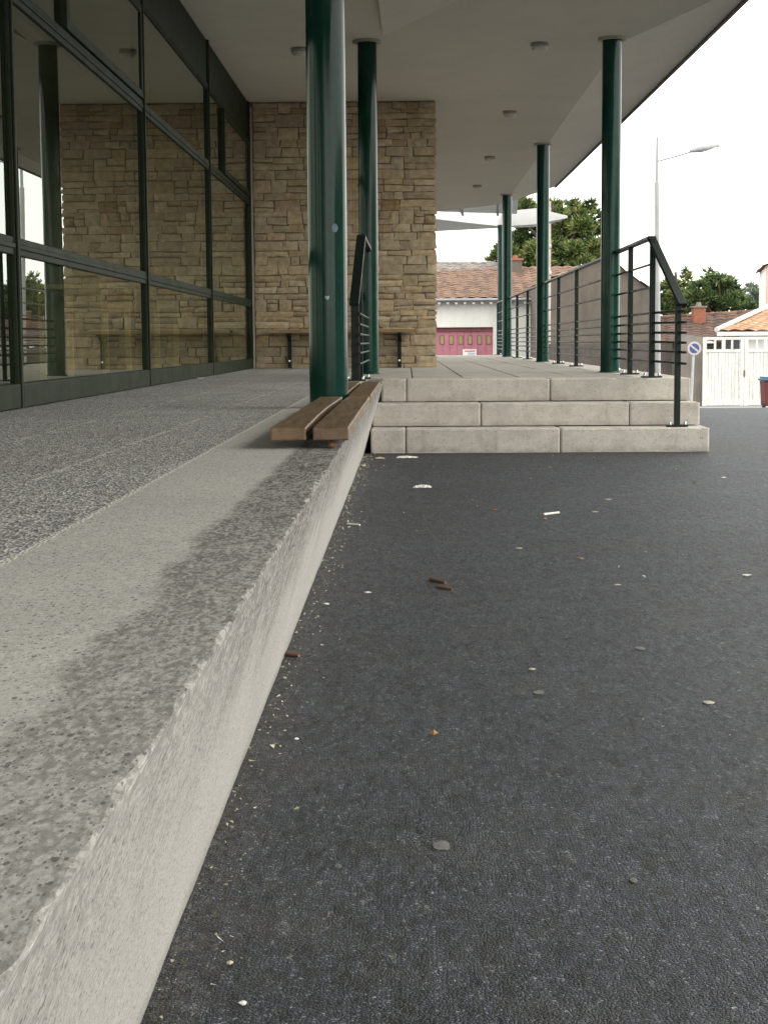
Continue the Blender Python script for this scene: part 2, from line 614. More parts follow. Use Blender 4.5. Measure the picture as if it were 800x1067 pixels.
M = dict(
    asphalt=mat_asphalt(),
    conc=concrete('terrace concrete', (0.49, 0.474, 0.442), (0.41, 0.397, 0.37), 0.85, True, 105),
    step=concrete('step concrete', (0.57, 0.54, 0.485), (0.46, 0.437, 0.39), 0.6, False, 70, dirt=(0.27, 0.25, 0.215)),
    pave=concrete('pavement concrete', (0.36, 0.35, 0.33), (0.28, 0.27, 0.26), 0.3, False, 40),
    gravel=mat_gravel(), slab=mat_slab(), stone=mat_stone(),
    mortar=simple('mortar', (0.17, 0.13, 0.085), (0.115, 0.088, 0.058), 0.95, 30),
    ceil=mat_render('ceiling paint', (0.70, 0.66, 0.58), (0.64, 0.603, 0.53), 0.10, 0.7),
    fascia=simple('roof edge metal', (0.09, 0.085, 0.085), None, 0.5, 3, 0.05),
    green=mat_paint('green column paint', (0.004, 0.031, 0.022), 0.12, 0.0, 0.22),
    dark=mat_paint('railing paint', (0.006, 0.012, 0.010), 0.4, 0.0, 0.22),
    frame=mat_paint('window frame paint', (0.017, 0.025, 0.014), 0.55, 0.0, 0.1),
    chrome=simple('steel nut', (0.72, 0.72, 0.70), None, 0.25, 20, 0, metal=1.0),
    glass=mat_glass('window glass'),
    wood=mat_wood('bench wood', (0.165, 0.100, 0.050), (0.085, 0.051, 0.027), 0.40),
    oak=mat_wood('pale wood', (0.48, 0.38, 0.20), (0.38, 0.29, 0.14), 0.5, (4, 4, 0.5)),
    lamp=simple('lamp plastic', (0.62, 0.60, 0.54), None, 0.4, 8, 0.02),
    lampbase=simple('lamp base', (0.36, 0.345, 0.30), None, 0.5, 8, 0.02),
    inwall=simple('interior wall', (0.22, 0.195, 0.14), (0.17, 0.15, 0.11), 0.85, 1.5),
    infloor=simple('interior floor', (0.26, 0.22, 0.16), (0.22, 0.19, 0.14), 0.5, 2.0, 0.02),
    white=mat_render('white render', (0.78, 0.77, 0.73), (0.66, 0.65, 0.60), 0.2),
    cream=mat_render('bright render', (0.80, 0.79, 0.76), (0.72, 0.70, 0.66), 0.1),
    pinkwall=mat_render('pink render', (0.62, 0.42, 0.38), (0.55, 0.36, 0.32), 0.15),
    brownwall=mat_render('brown render', (0.150, 0.130, 0.108), (0.103, 0.089, 0.075), 0.5),
    greywall=mat_render('grey render', (0.23, 0.21, 0.185), (0.14, 0.127, 0.113), 0.55),
    darkstone=mat_render('dark masonry', (0.11, 0.095, 0.085), (0.065, 0.057, 0.05), 0.4, 4),
    pink=simple('pink boards', (0.46, 0.18, 0.225), (0.39, 0.15, 0.19), 0.6, 3, 0.05),
    darkpink=simple('rose beam', (0.23, 0.085, 0.085), None, 0.7, 3, 0.05),
    zinc=simple('zinc gutter', (0.26, 0.265, 0.28), (0.2, 0.205, 0.215), 0.45, 5, 0.03, metal=0.3),
    terrac=mat_tiles('old terracotta tiles', [(0.075, 0.045, 0.036), (0.14, 0.083, 0.056), (0.21, 0.128, 0.086), (0.10, 0.066, 0.049)], (0.105, 0.075, 0.062)),
    orange=mat_tiles('orange tiles', [(0.27, 0.15, 0.09), (0.36, 0.21, 0.13), (0.44, 0.28, 0.18), (0.30, 0.165, 0.10)], (0.24, 0.145, 0.10)),
    browntile=mat_tiles('brown tiles', [(0.065, 0.042, 0.034), (0.095, 0.058, 0.046), (0.12, 0.075, 0.06), (0.055, 0.036, 0.03)], (0.052, 0.038, 0.033)),
    slate=mat_tiles('grey tiles', [(0.13, 0.115, 0.105), (0.20, 0.18, 0.165), (0.25, 0.22, 0.20), (0.15, 0.135, 0.125)], (0.11, 0.098, 0.09)),
    brick=simple('chimney brick', (0.30, 0.115, 0.07), (0.21, 0.085, 0.055), 0.85, 7),
    gate=mat_render('flaking white paint', (0.70, 0.71, 0.68), (0.50, 0.50, 0.46), 0.6, 6),
    windowdark=simple('dark window', (0.05, 0.055, 0.06), None, 0.15, 3, 0),
    amber=simple('dull yellow glass', (0.34, 0.27, 0.13), None, 0.3, 6, 0),
    signblue=simple('faded sign blue', (0.05, 0.085, 0.24), (0.06, 0.09, 0.22), 0.4, 20, 0),
    signgrey=simple('faded sign rim', (0.52, 0.48, 0.47), (0.45, 0.40, 0.39), 0.4, 20, 0),
    galv=simple('galvanised steel', (0.46, 0.48, 0.50), None, 0.5, 8, 0.02, metal=0.2),
    polewhite=simple('pale pole paint', (0.34, 0.345, 0.34), None, 0.5, 5, 0.02),
    lumin=simple('lamp head grey', (0.34, 0.33, 0.35), None, 0.4, 5, 0.0),
    binred=simple('bin red plastic', (0.14, 0.03, 0.028), None, 0.5, 5, 0.02),
    binblue=simple('bin blue plastic', (0.06, 0.13, 0.22), None, 0.5, 5, 0.02),
    black=simple('black rubber', (0.012, 0.012, 0.012), None, 0.6, 5, 0.02),
    canopy=mat_translucent('white canopy sheet', (0.82, 0.82, 0.80)),
    paper=simple('litter paper', (0.72, 0.70, 0.66), (0.58, 0.56, 0.52), 0.8, 90, 0.3),
    ivory=simple('dry pale leaf', (0.47, 0.43, 0.33), (0.37, 0.33, 0.24), 0.8, 90, 0.3),
    leafbrown=simple('dry brown leaf', (0.22, 0.105, 0.05), (0.14, 0.07, 0.04), 0.8, 60, 0.3),
    ochre=simple('ochre leaf', (0.36, 0.22, 0.08), (0.28, 0.15, 0.06), 0.8, 60, 0.3),
    gum=simple('trodden gum', (0.16, 0.155, 0.145), (0.12, 0.118, 0.11), 0.9, 60, 0.3),
    sticker=simple('worn sticker', (0.14, 0.19, 0.22), (0.09, 0.13, 0.15), 0.6, 90, 0),
    stickerheart=simple('pale green heart', (0.42, 0.56, 0.48), (0.12, 0.25, 0.2), 0.5, 90, 0),
    bluebit=simple('blue paint', (0.03, 0.04, 0.22), None, 0.5, 60, 0),
    bark=simple('bark', (0.10, 0.07, 0.05), (0.06, 0.045, 0.035), 0.9, 12),
    pine=mat_leaf('pine needles', (0.030, 0.062, 0.020), (0.095, 0.138, 0.040), (0.24, 0.25, 0.075)),
    pine2=mat_leaf('dark pine needles', (0.028, 0.058, 0.022), (0.080, 0.125, 0.042), (0.17, 0.21, 0.07)),
    haze_leaf=mat_leaf('grey green leaves', (0.10, 0.13, 0.10), (0.15, 0.19, 0.14), (0.21, 0.25, 0.18)),
    redprint=simple('faded red print', (0.55, 0.25, 0.24), None, 0.6, 30, 0),
    blueprint=simple('faded blue print', (0.36, 0.40, 0.52), (0.44, 0.47, 0.56), 0.6, 30, 0),
)

ZT = 0.516          # level of the terrace
XG = -1.748         # plane of the glazing
ZC = 3.42           # level of the soffit
WY = 18.2           # front of the stone wall

# ------------------------------------------------------------------ the ground
b = MB()
xs = [-220, -60, -10, -3, 0, 3, 8, 14, 30, 80, 220]
ys = [-60, -8, 0, 4, 8, 11] + [11 + 1.75 * i for i in range(1, 21)] + [60, 120, 400]
for j in ys:
    for i in xs:
        b.v.append(Vector((i, j, gz(i, j))))
        b.c.append(0.5)
for j in range(len(ys) - 1):
    for i in range(len(xs) - 1):
        k = j * len(xs) + i
        b.f.append([k, k + 1, k + 1 + len(xs), k + len(xs)])
        b.sm.append(False)
struct(b.build('asphalt_ground', M['asphalt']))
GB = gz(0, 50)      # level of the street below
b = MB()
b.box(3, 40, 43.4, 47.2, GB - 0.3, GB + 0.11)
struct(b.build('pavement', M['pave'], bevel=0.02))

# terrace floor: washed gravel behind the coping, slabs beyond the steps
b = MB()
b.box(XG - 0.1, -0.521, -3, WY + 0.3, 0.0, ZT - 0.002)
struct(b.build('terrace_floor', M['gravel']))
b = MB()
y0 = 12.84
rows = [12.84 + 1.0 * i for i in range(22)]
for k in range(21):
    xx = [-0.515, 0.03, 0.43, 0.87, 1.30, 1.74, 2.14]
    for i in range(6):
        if rows[k] + 0.5 > WY - 0.5 and xx[i + 1] < 0.2: continue
        b.box(xx[i] + 0.004, xx[i + 1] - 0.004, rows[k] + 0.004, rows[k + 1] - 0.004, 0.3, ZT - 0.002 * random.random())
struct(b.build('terrace_paving', M['slab'], bevel=0.006))
b = MB()
b.box(-0.512, 2.13, 12.85, rows[21] - 0.01, -1.3, ZT - 0.03)
struct(b.build('terrace_base', M['mortar']))

# ------------------------------------------------------------------ low wall with an undercut face and a chipped edge
XT, XB = -0.181, -0.326
b = MB()
L = []
y = 0.25
while y < 12.37:
    L.append(y)
    y += 0.005 + 0.0016 * y
L.append(12.384)
prof_n = 0
for y in L:
    def nn(sc, o=0): return noise.noise(Vector((o, y * sc, o * 1.7)))
    chip = 0.005 + 0.004 * nn(11, 3) + max(0, nn(5, 11) - 0.25) * 0.02 + max(0, nn(24, 7)) * 0.009 + max(0, nn(60, 17) - .1) * 0.005
    chip = max(0.0015, chip)
    chip2 = max(0.0015, chip * (0.9 + 0.7 * nn(33, 5)))
    mid = 0.0022 * nn(35, 9)

    def face(z): return XB + (XT - XB) * z / ZT
    pr = [(-0.521, ZT), (-0.40, ZT), (-0.30, ZT), (XT - 0.05, ZT), (XT - 0.022, ZT - 0.0006 + 0.0008 * nn(20, 2)), (XT - chip2, ZT - 0.0008),
          (XT - chip * 0.42 + mid, ZT - chip * 0.42), (face(ZT - chip) - 0.0004, ZT - chip), (face(ZT - 0.03), ZT - 0.03 ), (face(ZT - 0.07), ZT - 0.07),
          (face(0.35) - 0.001, 0.35), (face(0.2), 0.2), (XB + 0.002 * nn(4, 4), -0.02)]
    prof_n = len(pr)
    b.v += [Vector((x, y, z)) for x, z in pr]
    b.c += [0.5] * prof_n
for j in range(len(L) - 1):
    for i in range(prof_n - 1):
        k = j * prof_n + i
        b.f.append([k, k + 1, k + 1 + prof_n, k + prof_n])
        b.sm.append(False)
b.f.append(list(range(prof_n)))
b.sm.append(False)
b.f.append(list(range((len(L) - 1) * prof_n, len(L) * prof_n))[::-1])
b.sm.append(False)
w = b.build('low_wall', M['conc'])
tag(w, 'long low pale concrete wall with stained top and chipped edge beside the asphalt', 'wall')

# ------------------------------------------------------------------ steps
D0, TR, RS = 11.78, 0.30, 0.172


def block(b, x0, x1, y0, y1, z0, z1):              # a worn precast block, its front edge chipped a little
    n_ = max(4, int((x1 - x0) / 0.012))
    k_ = 9
    v, f = [], []
    for i in range(n_ + 1):
        u = i / n_
        x = x0 + (x1 - x0) * u
        ed = min(x - x0, x1 - x) + 0.0005
        rnd_ = 0.006 * max(0, 1 - ed / 0.008) ** 2
        q = lambda sc, o: noise.noise(Vector((x * sc, o + y0 * 3.3, z1 * 7)))
        c = max(0.003, 0.007 + 0.004 * q(9, 1) + max(0, q(16, 5) - 0.25) * 0.02 + max(0, q(45, 8) - .1) * 0.006)
        wv_ = 0.0015 * q(3, 2)
        pr = [(y0 + wv_ + rnd_, z0), (y0 + wv_ + rnd_, z1 - 0.05), (y0 + wv_ + rnd_, z1 - c * 1.1), (y0 + wv_ + c * .28 + rnd_, z1 - c * .35), (y0 + wv_ + c * .5 + rnd_, z1 - c * .16 - rnd_), (y0 + c * 1.2 + rnd_, z1 - rnd_), (y0 + .1, z1 - rnd_ + 0.0008 * q(6, 3)), (y1, z1 - rnd_), (y1, z0)]
        v += [(x, a_, c_) for a_, c_ in pr]
    for i in range(n_):
        for j in range(k_ - 1):
            a_ = i * k_ + j
            f.append((a_, a_ + 1, a_ + 1 + k_, a_ + k_))
    f += [tuple(range(k_)), tuple(n_ * k_ + j for j in range(k_))[::-1]]
    b.add(v, f)


t = thing('stairs', 'three wide pale concrete steps leading up to the covered terrace', 'stairs', (1, D0, 0))
defs = [(-0.274, 2.168, [-0.02, 1.095]), (-0.268, 2.150, [0.535, 1.63]), (-0.205, 2.132, [-0.014, 1.07])]
for i, (xl, xr, js) in enumerate(defs):
    b = MB()
    e = [xl] + js + [xr]
    yb = D0 + TR * (i + 1) + 0.16
    for k in range(len(e) - 1):
        block(b, e[k] + 0.003, e[k + 1] - 0.003, D0 + TR * i + 0.004 * random.random(), yb, RS * i - (0.1 if i == 0 else -0.006), RS * (i + 1) - 0.001 * k)
    b.build('step', M['step'], t)

# ------------------------------------------------------------------ building with glazing, soffit and roof
BL = thing('building', 'building with tall dark framed glazing and a wide overhanging pale soffit', 'building', (XG, 8, ZT))
Y0 = -1.5            # near end of the roof
L1 = Vector((0.387, -0.922))


def zA(x, y):
    d = (x + 0.205) * -0.922 + (y - 14.42) * -0.387
    return ZC - 0.16 * min(1.2, max(0, d))


b = MB()
b.prism([(XG - 0.10, Y0), (-0.205, Y0), (-0.205, 14.42), (2.90, 7.02), (2.88, 11.2), (1.89, 14.85), (1.86, 31.8), (XG - 0.1, 37.0)], ZC, 4.05)
ro = b.build('soffit', M['ceil'], BL)
b = MB()
b.prism([(-0.203, Y0), (2.90, Y0), (2.90, 4.3), (-0.203, 11.7)], ZC - 0.192, 4.05)
b.prism([(-0.203, 11.702), (2.90, 4.302), (2.90, 7.018), (-0.203, 14.41)], zA, 4.05)
b.build('entrance_soffit', M['ceil'], BL)
b = MB()
zB = lambda x, y: ZC + 0.002 + (x - (1.89 - 0.03 * (y - 14.85) / 17)) * 0.26
b.prism([(1.892, 14.85), (2.882, 11.2), (2.74, 30.9), (1.862, 31.8)], zB, 4.05)
b.build('eaves_soffit', M['ceil'], BL)
b = MB()
b.box(2.902, 2.93, Y0, 11.2, ZC - 0.21, 4.15)
b.slab([(2.884, 11.202, 3.65), (2.884, 11.202, 4.15), (2.742, 30.9, 4.15), (2.742, 30.9, 3.63)], (0.028, 0, 0))
b.build('roof_edge', M['fascia'], BL)
b = MB()
b.box(-9, 2.72, Y0, 30.5, 4.052, 4.2)
b.build('roof', M['fascia'], BL)
# interior shell
b = MB()
b.box(-6.3, -6.0, -3, WY + 8, 0, 0.75)
b.box(-6.3, -6.0, -3, WY + 8, 3.2, 4.05)
for k in range(7): b.box(-6.3, -6.0, -3 + k * 3.6, -2.5 + k * 3.6, 0.751, 3.199)  # unseen far side given open bays, added to let daylight into the room
b.box(-6.0, XG - 0.05, -3.3, -3.0, 0, 4.05)
b.box(-6.0, XG - 0.02, WY + 0.02, WY + 8, 0, 4.05)
b.build('interior_wall', M['inwall'], BL)
b = MB()
b.box(-6.0, XG - 0.11, -3.0, WY + 0.02, 3.30, 3.41)
b.build('interior_ceiling', M['inwall'], BL)
b = MB()
b.box(-6.0, XG - 0.101, -3.0, WY + 0.02, 0.1, ZT - 0.004)
b.build('interior_floor', M['infloor'], BL)

# glazing: mullions, transoms, panes
zs = [ZT, 1.23, 2.33, 3.04, ZC]
mull = [WY - 0.035, 14.49, 10.91, 7.27, 3.63, 0.0, -2.97]
for y in mull:
    b = MB()
    b.box(XG - 0.05, XG + 0.022, y - 0.028, y + 0.028, ZT, ZC - 0.001)
    b.box(XG + 0.022, XG + 0.034, y - 0.014, y + 0.014, ZT, ZC - 0.003)
    b.build('mullion', M['frame'], BL, bevel=0.004)
for i in range(len(mull) - 1):
    ya, yb = mull[i + 1] + 0.029, mull[i] - 0.029
    for z, hh in ((1.232, 0.04), (2.345, 0.04), (3.02, 0.028)):
        b = MB()
        b.box(XG - 0.04, XG + 0.018, ya, yb, z - hh, z + hh)
        b.box(XG + 0.018, XG + 0.026, ya, yb, z - 0.012, z + 0.012)
        b.build('transom', M['frame'], BL, bevel=0.004)
    b = MB()
    b.box(XG - 0.04, XG + 0.03, ya, yb, ZT, ZT + 0.11)
    b.build('window_sill', M['frame'], BL, bevel=0.006)
    b = MB()
    b.box(XG - 0.04, XG + 0.012, ya, yb, 3.05, ZC - 0.002)
    b.build('fascia_panel', M['frame'], BL)
    for z0, z1 in ((ZT + 0.11, 1.191), (1.273, 2.304), (2.386, 2.991)):
        if z0 > 2.3 and i in (0, 2):
            ys_ = ya + (1.1 if i == 0 else 1.15)
            b = MB()
            b.box(XG - 0.04, XG + 0.04, ys_ - 0.03, ys_ + 0.03, z0, z1)
            b.build('mullion', M['frame'], BL, bevel=0.004)
            b = MB()
            b.box(XG - 0.002, XG + 0.006, ya, ys_ - 0.031, z0, z1)
            b.build('window_pane', M['glass'], BL)
            # opening casement in its own frame
            b = MB()
            a0, a1 = ys_ + 0.04, yb - 0.01
            fwid = 0.055
            b.box(XG - 0.02, XG + 0.030, a0, a1, z0 + 0.005, z0 + fwid)
            b.box(XG - 0.02, XG + 0.030, a0, a1, z1 - fwid, z1 - 0.005)
            b.box(XG - 0.02, XG + 0.030, a0, a0 + fwid, z0 + fwid, z1 - fwid)
            b.box(XG - 0.02, XG + 0.030, a1 - fwid, a1, z0 + fwid, z1 - fwid)
            cs = b.build('casement', M['frame'], BL, bevel=0.005)
            b = MB()
            b.box(XG + 0.012, XG + 0.020, a0 + fwid, a1 - fwid, z0 + fwid, z1 - fwid)
            b.build('window_pane', M['glass'], cs)
        else:
            b = MB()
            b.box(XG - 0.002, XG + 0.006, ya, yb, z0, z1)
            b.build('window_pane', M['glass'], BL)

# ------------------------------------------------------------------ stone wall under the soffit
WX1 = 0.322
SW = thing('stone_wall', 'tall coursed rubble wall of tan stone at the end of the glazing', 'wall', (-0.7, WY + 0.2, ZT))
b = MB()
b.box(XG + 0.05, WX1 - 0.02, WY + 0.012, WY + 0.42, ZT - 0.1, ZC - 0.003)
b.build('mortar', M['mortar'], SW)
b = MB()
rs = random.Random(21)


def stone(x0, x1, z0, z1):
    g = 0.0045
    x0 += g; x1 -= g; z0 += g; z1 -= g
    if x1 - x0 < 0.02 or z1 - z0 < 0.015: return
    tone = rs.choice([rs.uniform(0.1, 0.45), rs.uniform(0.3, 0.75), rs.uniform(0.3, 0.75), rs.uniform(0.6, 0.95), rs.uniform(0, 1)])
    dep = rs.uniform(0.003, 0.014)
    nx, nz_ = max(3, int((x1 - x0) / 0.05) + 2), max(3, int((z1 - z0) / 0.05) + 2)
    jit = [[rs.uniform(-0.009, 0.009) for _ in range(2)] for _ in range(4)]
    tilt = rs.uniform(-0.012, 0.012)
    tx = rs.uniform(-0.008, 0.008)
    v, fs = [], []
    for j in range(nz_):
        for i in range(nx):
            u, w_ = i / (nx - 1), j / (nz_ - 1)
            jx = (jit[0][0] * (1 - u) + jit[1][0] * u) * (1 - w_) + (jit[2][0] * (1 - u) + jit[3][0] * u) * w_
            jz = (jit[0][1] * (1 - u) + jit[1][1] * u) * (1 - w_) + (jit[2][1] * (1 - u) + jit[3][1] * u) * w_
            x, z = x0 + (x1 - x0) * u + jx, z0 + (z1 - z0) * w_ + jz
            edge = i in (0, nx - 1) or j in (0, nz_ - 1)
            nse = noise.noise(Vector((x * 14, z * 14, 3))) * 0.007 + noise.noise(Vector((x * 40, z * 40, 9))) * 0.003
            if edge:
                x += noise.noise(Vector((x * 30, z * 30, 1))) * 0.004
                z += noise.noise(Vector((x * 30, z * 30, 5))) * 0.004
            yy = WY + 0.010 - (0 if edge else dep) + (0 if edge else nse + tilt * (w_ - .5) + tx * (u - .5))
            v.append((x, yy - (0.003 if edge else 0), z))
    for j in range(nz_ - 1):
        for i in range(nx - 1):
            k = j * nx + i
            fs.append((k, k + 1, k + 1 + nx, k + nx))
    b.add(v, fs, False, tone)


z = ZT - 0.02
while z < ZC - 0.02:
    h = rs.uniform(0.055, 0.145)
    if ZC - (z + h) < 0.1: h = ZC - 0.012 - z
    x = XG + 0.06
    while x < WX1 - 0.01:
        wd_ = rs.uniform(0.10, 0.38)
        if WX1 - (x + wd_) < 0.1: wd_ = WX1 - x
        q = rs.random()
        if h > 0.12 and q < 0.66:
            k = rs.uniform(0.32, 0.68)
            for (za, zb_) in ((z, z + h * k), (z + h * k, z + h)):
                if wd_ > 0.26 and rs.random() < 0.5:
                    kk = rs.uniform(0.3, 0.7)
                    stone(x, x + wd_ * kk, za, zb_)
                    stone(x + wd_ * kk, x + wd_, za, zb_)
                else: stone(x, x + wd_, za, zb_)
        elif wd_ > 0.32 and q < 0.75:
            kk = rs.uniform(0.25, 0.75)
            stone(x, x + wd_ * kk, z, z + h)
            stone(x + wd_ * kk, x + wd_, z, z + h)
        else: stone(x, x + wd_, z, z + h)
        x += wd_
    z += h
b.build('stone_facing', M['stone'], SW)

# ------------------------------------------------------------------ columns
def make_column(loc, label, hgt):
    c = thing('column', label, 'column', loc, 'green columns carrying the soffit')
    x, y, z = loc
    b = MB()
    b.tube((x, y, z - 0.01), (x, y, z + hgt), 0.084, n=48, cap=False)
    b.build('shaft', M['green'], c)
    b = MB()
    b.lathe((x, y, z), [(0.0, hgt + 0.02), (0.084, hgt - 0.004), (0.125, hgt - 0.004), (0.125, hgt + 0.02)], 32)
    b.build('collar', M['lampbase'], c)
    b = MB()
    b.lathe((x, y, z), [(0.084, 0.0), (0.098, 0.0), (0.098, 0.012), (0.084, 0.012)], 32)
    b.build('base_ring', M['green'], c)
    return c


HC = ZC - ZT - 0.018
c1 = make_column((-0.345, 7.12, ZT), 'nearest and thickest green column, rising between the two plank benches', HC)
for loc, lab in (((-0.345, 14.6, ZT), 'green column behind the left stair railing, in front of the stone wall'),
                 ((1.79, 14.6, ZT), 'tallest looking green column on the right, within the railing near the steps'),
                 ((1.815, 22.2, ZT), 'middle one of the three green columns along the right railing'),
                 ((1.79, 29.75, ZT), 'farthest green column along the right railing, nearest its far end')):
    dup(c1, loc, lab)


def on_shaft(deg, z, pts, off=0.0012):            # outline wrapped round the shaft
    o = []
    for u, v in pts:
        a = R(deg) + u / 0.084
        o.append((-0.345 + math.cos(a) * (0.084 + off), 7.12 + math.sin(a) * (0.084 + off), z + v))
    return o


heart = []
for i in range(24):
    tt = 2 * math.pi * i / 24
    heart.append((16 * math.sin(tt) ** 3 * 0.00062, (13 * math.cos(tt) - 5 * math.cos(2 * tt) - 2 * math.cos(3 * tt) - math.cos(4 * tt)) * 0.00068))
b = MB()
b.add(on_shaft(-89, 0.99, heart), [list(range(24))])
b.build('heart_sticker', M['stickerheart'], c1)
b = MB()
blob = [(0.013 * math.cos(i * .524) * (1 + .3 * random.random()), 0.017 * math.sin(i * .524) * (1 + .3 * random.random())) for i in range(12)]
b.add(on_shaft(-65, 1.285, blob), [list(range(12))])
b.build('sticker_remnant', M['sticker'], c1)

# ------------------------------------------------------------------ ceiling lamps
def make_lamp(loc, label):
    c = thing('ceiling_lamp', label, 'lamp', loc, 'round lamps on the soffit')
    b = MB()
    b.lathe(loc, [(0.0, 0.0), (0.078, 0.0), (0.078, -0.03), (0.072, -0.036), (0.0, -0.036)], 28)
    b.build('lamp_base', M['lampbase'], c)
    b = MB()
    b.lathe(loc, [(0.070, -0.035), (0.070, -0.050), (0.056, -0.066), (0.03, -0.074), (0.0, -0.076)], 28)
    b.build('diffuser', M['lamp'], c)
    return c


lm = make_lamp((1.175, 14.8, ZC), 'nearest and largest round lamp on the soffit, just left of the front right column')
for y, lab in ((19.1, 'second nearest round soffit lamp in the row going back beside the right columns'),
               (23.7, 'third round soffit lamp of the receding row, right of the stone wall top'),
               (28.0, 'farthest and smallest round soffit lamp, above the white canopy')):
    dup(lm, (1.18, y, ZC), lab)
dup(lm, (-0.955, 14.95, ZC), 'lone round soffit lamp above the stone wall, beside the nearest column')

# ------------------------------------------------------------------ railings
BAR_H = [0.126, 0.204, 0.271, 0.340, 0.412, 0.489, 0.683, 0.856]


def post(parent, x, y, z0, z1, w=0.042):
    b = MB()
    b.box(x - w / 2, x + w / 2, y - 0.020, y + 0.020, z0, z1)
    p = b.build('post', M['dark'], parent, bevel=0.003)
    b = MB()
    b.box(x - 0.075, x + 0.075, y - 0.05, y + 0.05, z0 + 0.001, z0 + 0.013)
    pl = b.build('base_plate', M['dark'], p, bevel=0.002)
    for sx in (-0.055, 0.055):
        b = MB()
        b.tube((x + sx, y - 0.03, z0 + 0.012), (x + sx, y - 0.03, z0 + 0.024), 0.013, n=6)
        b.lathe((x + sx, y - 0.03, z0 + 0.024), [(0.010, 0), (0.009, 0.008), (0.0, 0.014)], 10)
        b.build('nut', M['chrome'], p)
    return p


XR = 1.845
rl = thing('railing', 'long dark metal railing along the right terrace edge, sloping down at the steps', 'railing', (XR, 20, ZT))
py = [12.46, 13.68, 14.84, 18.05, 20.2, 22.36, 25.4, 27.8, 29.9, 33.8]
for i, y in enumerate(py):
    post(rl, XR, y, ZT, ZT + 1.045)
XL, YL = 1.955, 11.93
post(rl, XL, YL, RS, 1.06)
b = MB()
b.bar((XR, 12.50, ZT + 1.055), (XR, 33.85, ZT + 1.06), 0.06, 0.024)
b.bar((XR - 0.003, 12.51, ZT + 1.053), (XL + 0.022, YL - 0.05, 1.052), 0.066, 0.026)
b.build('handrail', M['dark'], rl, bevel=0.004)
for i, h in enumerate(BAR_H):
    b = MB()
    z = ZT + h
    yn = 12.42 if i > 5 else 12.5
    b.tube((XR, yn, z), (XR, 33.85, z), 0.0095, n=8)
    if i <= 5: b.tube((XR, 12.5, z), (XL + 0.03, YL - 0.16, z - 0.012 + 0.012 * (i / 5)), 0.0095, n=8)
    b.build('bar', M['dark'], rl)

ll = thing('railing', 'short dark railing seen end on beside the left end of the steps', 'railing', (-0.37, 13, ZT))
xl0, xl1 = -0.385, -0.345
post(ll, xl0, 12.0, ZT, 1.08, 0.06)
post(ll, -0.362, 12.62, ZT, ZT + 1.075, 0.03)
b = MB()
b.bar((-0.352, 12.62, ZT + 1.09), (-0.345, 14.52, ZT + 1.09), 0.06, 0.024)
b.bar((xl0 - 0.004, 11.94, 1.07), (-0.352, 12.625, ZT + 1.089), 0.07, 0.026)
b.build('handrail', M['dark'], ll, bevel=0.004)
for h in BAR_H[:6]:
    b = MB()
    b.tube((xl0 + 0.035, 11.86, ZT + h), (-0.345, 14.53, ZT + h), 0.0085, n=10)
    b.build('bar', M['dark'], ll)

# ------------------------------------------------------------------ plank benches on the low wall
def plank(x0, x1, ya, yb, z0, z1, bow=0.0, rise=0.0):
    b = MB()
    n = 28
    v = []
    for i in range(n + 1):
        tt = i / n
        y = ya + (yb - ya) * tt
        k = math.sin(math.pi * tt)
        w1 = 0.001 * noise.noise(Vector((x0 * 9, y * 3, 0)))
        for x, z in ((x0 - bow * k * 0.3 + w1, z0), (x1 - bow * k + w1, z0), (x1 - bow * k + w1, z1), (x0 - bow * k * 0.3 + w1, z1)):
            v.append((x, y, z + rise * k))
    fs = [(0, 1, 2, 3), tuple(4 * n + i for i in (3, 2, 1, 0))]
    for i in range(n):
        for a_ in range(4):
            k = 4 * i
            fs.append((k + a_, k + (a_ + 1) % 4, k + 4 + (a_ + 1) % 4, k + 4 + a_))
    b.add(v, fs)
    return b


def bench(label, ya, yb, split):
    t = thing('plank_bench', label, 'bench', (-0.26, (ya + yb) / 2, ZT), 'plank benches on the low wall')
    plank(-0.369, -0.274, ya if not split else ya + 0.24, yb, 0.538, 0.574, 0.012 if not split else 0.004, -0.002).build('plank', M['wood'], t, bevel=0.004)
    plank(-0.256, -0.160, ya + 0.0, yb - 0.01, 0.538, 0.574, 0.0, 0.002).build('plank', M['wood'], t, bevel=0.004)
    for y in (ya + 0.55, (ya + yb) / 2, yb - 0.25):
        b = MB()
        b.box(-0.36, -0.19, y - 0.025, y + 0.025, ZT + 0.002, 0.5375)
        b.build('bearer', M['dark'], t, bevel=0.003)
    b = MB()
    b.tube((-0.206, ya + 0.05, ZT), (-0.206, ya + 0.05, 0.538), 0.006, n=10)
    b.lathe((-0.206, ya + 0.02, ZT + 0.010), [(0.0, -0.008), (0.010, -0.006), (0.011, 0.0), (0.008, 0.006), (0.0, 0.006)], 12)
    b.build('bolt', M['leafbrown'], t)
    return t


bench('nearer plank bench, two dark brown boards on the low wall before the column', 4.36, 6.82, False)
bench('farther plank bench, two brown boards on the low wall beyond the nearest column', 7.02, 9.42, True)

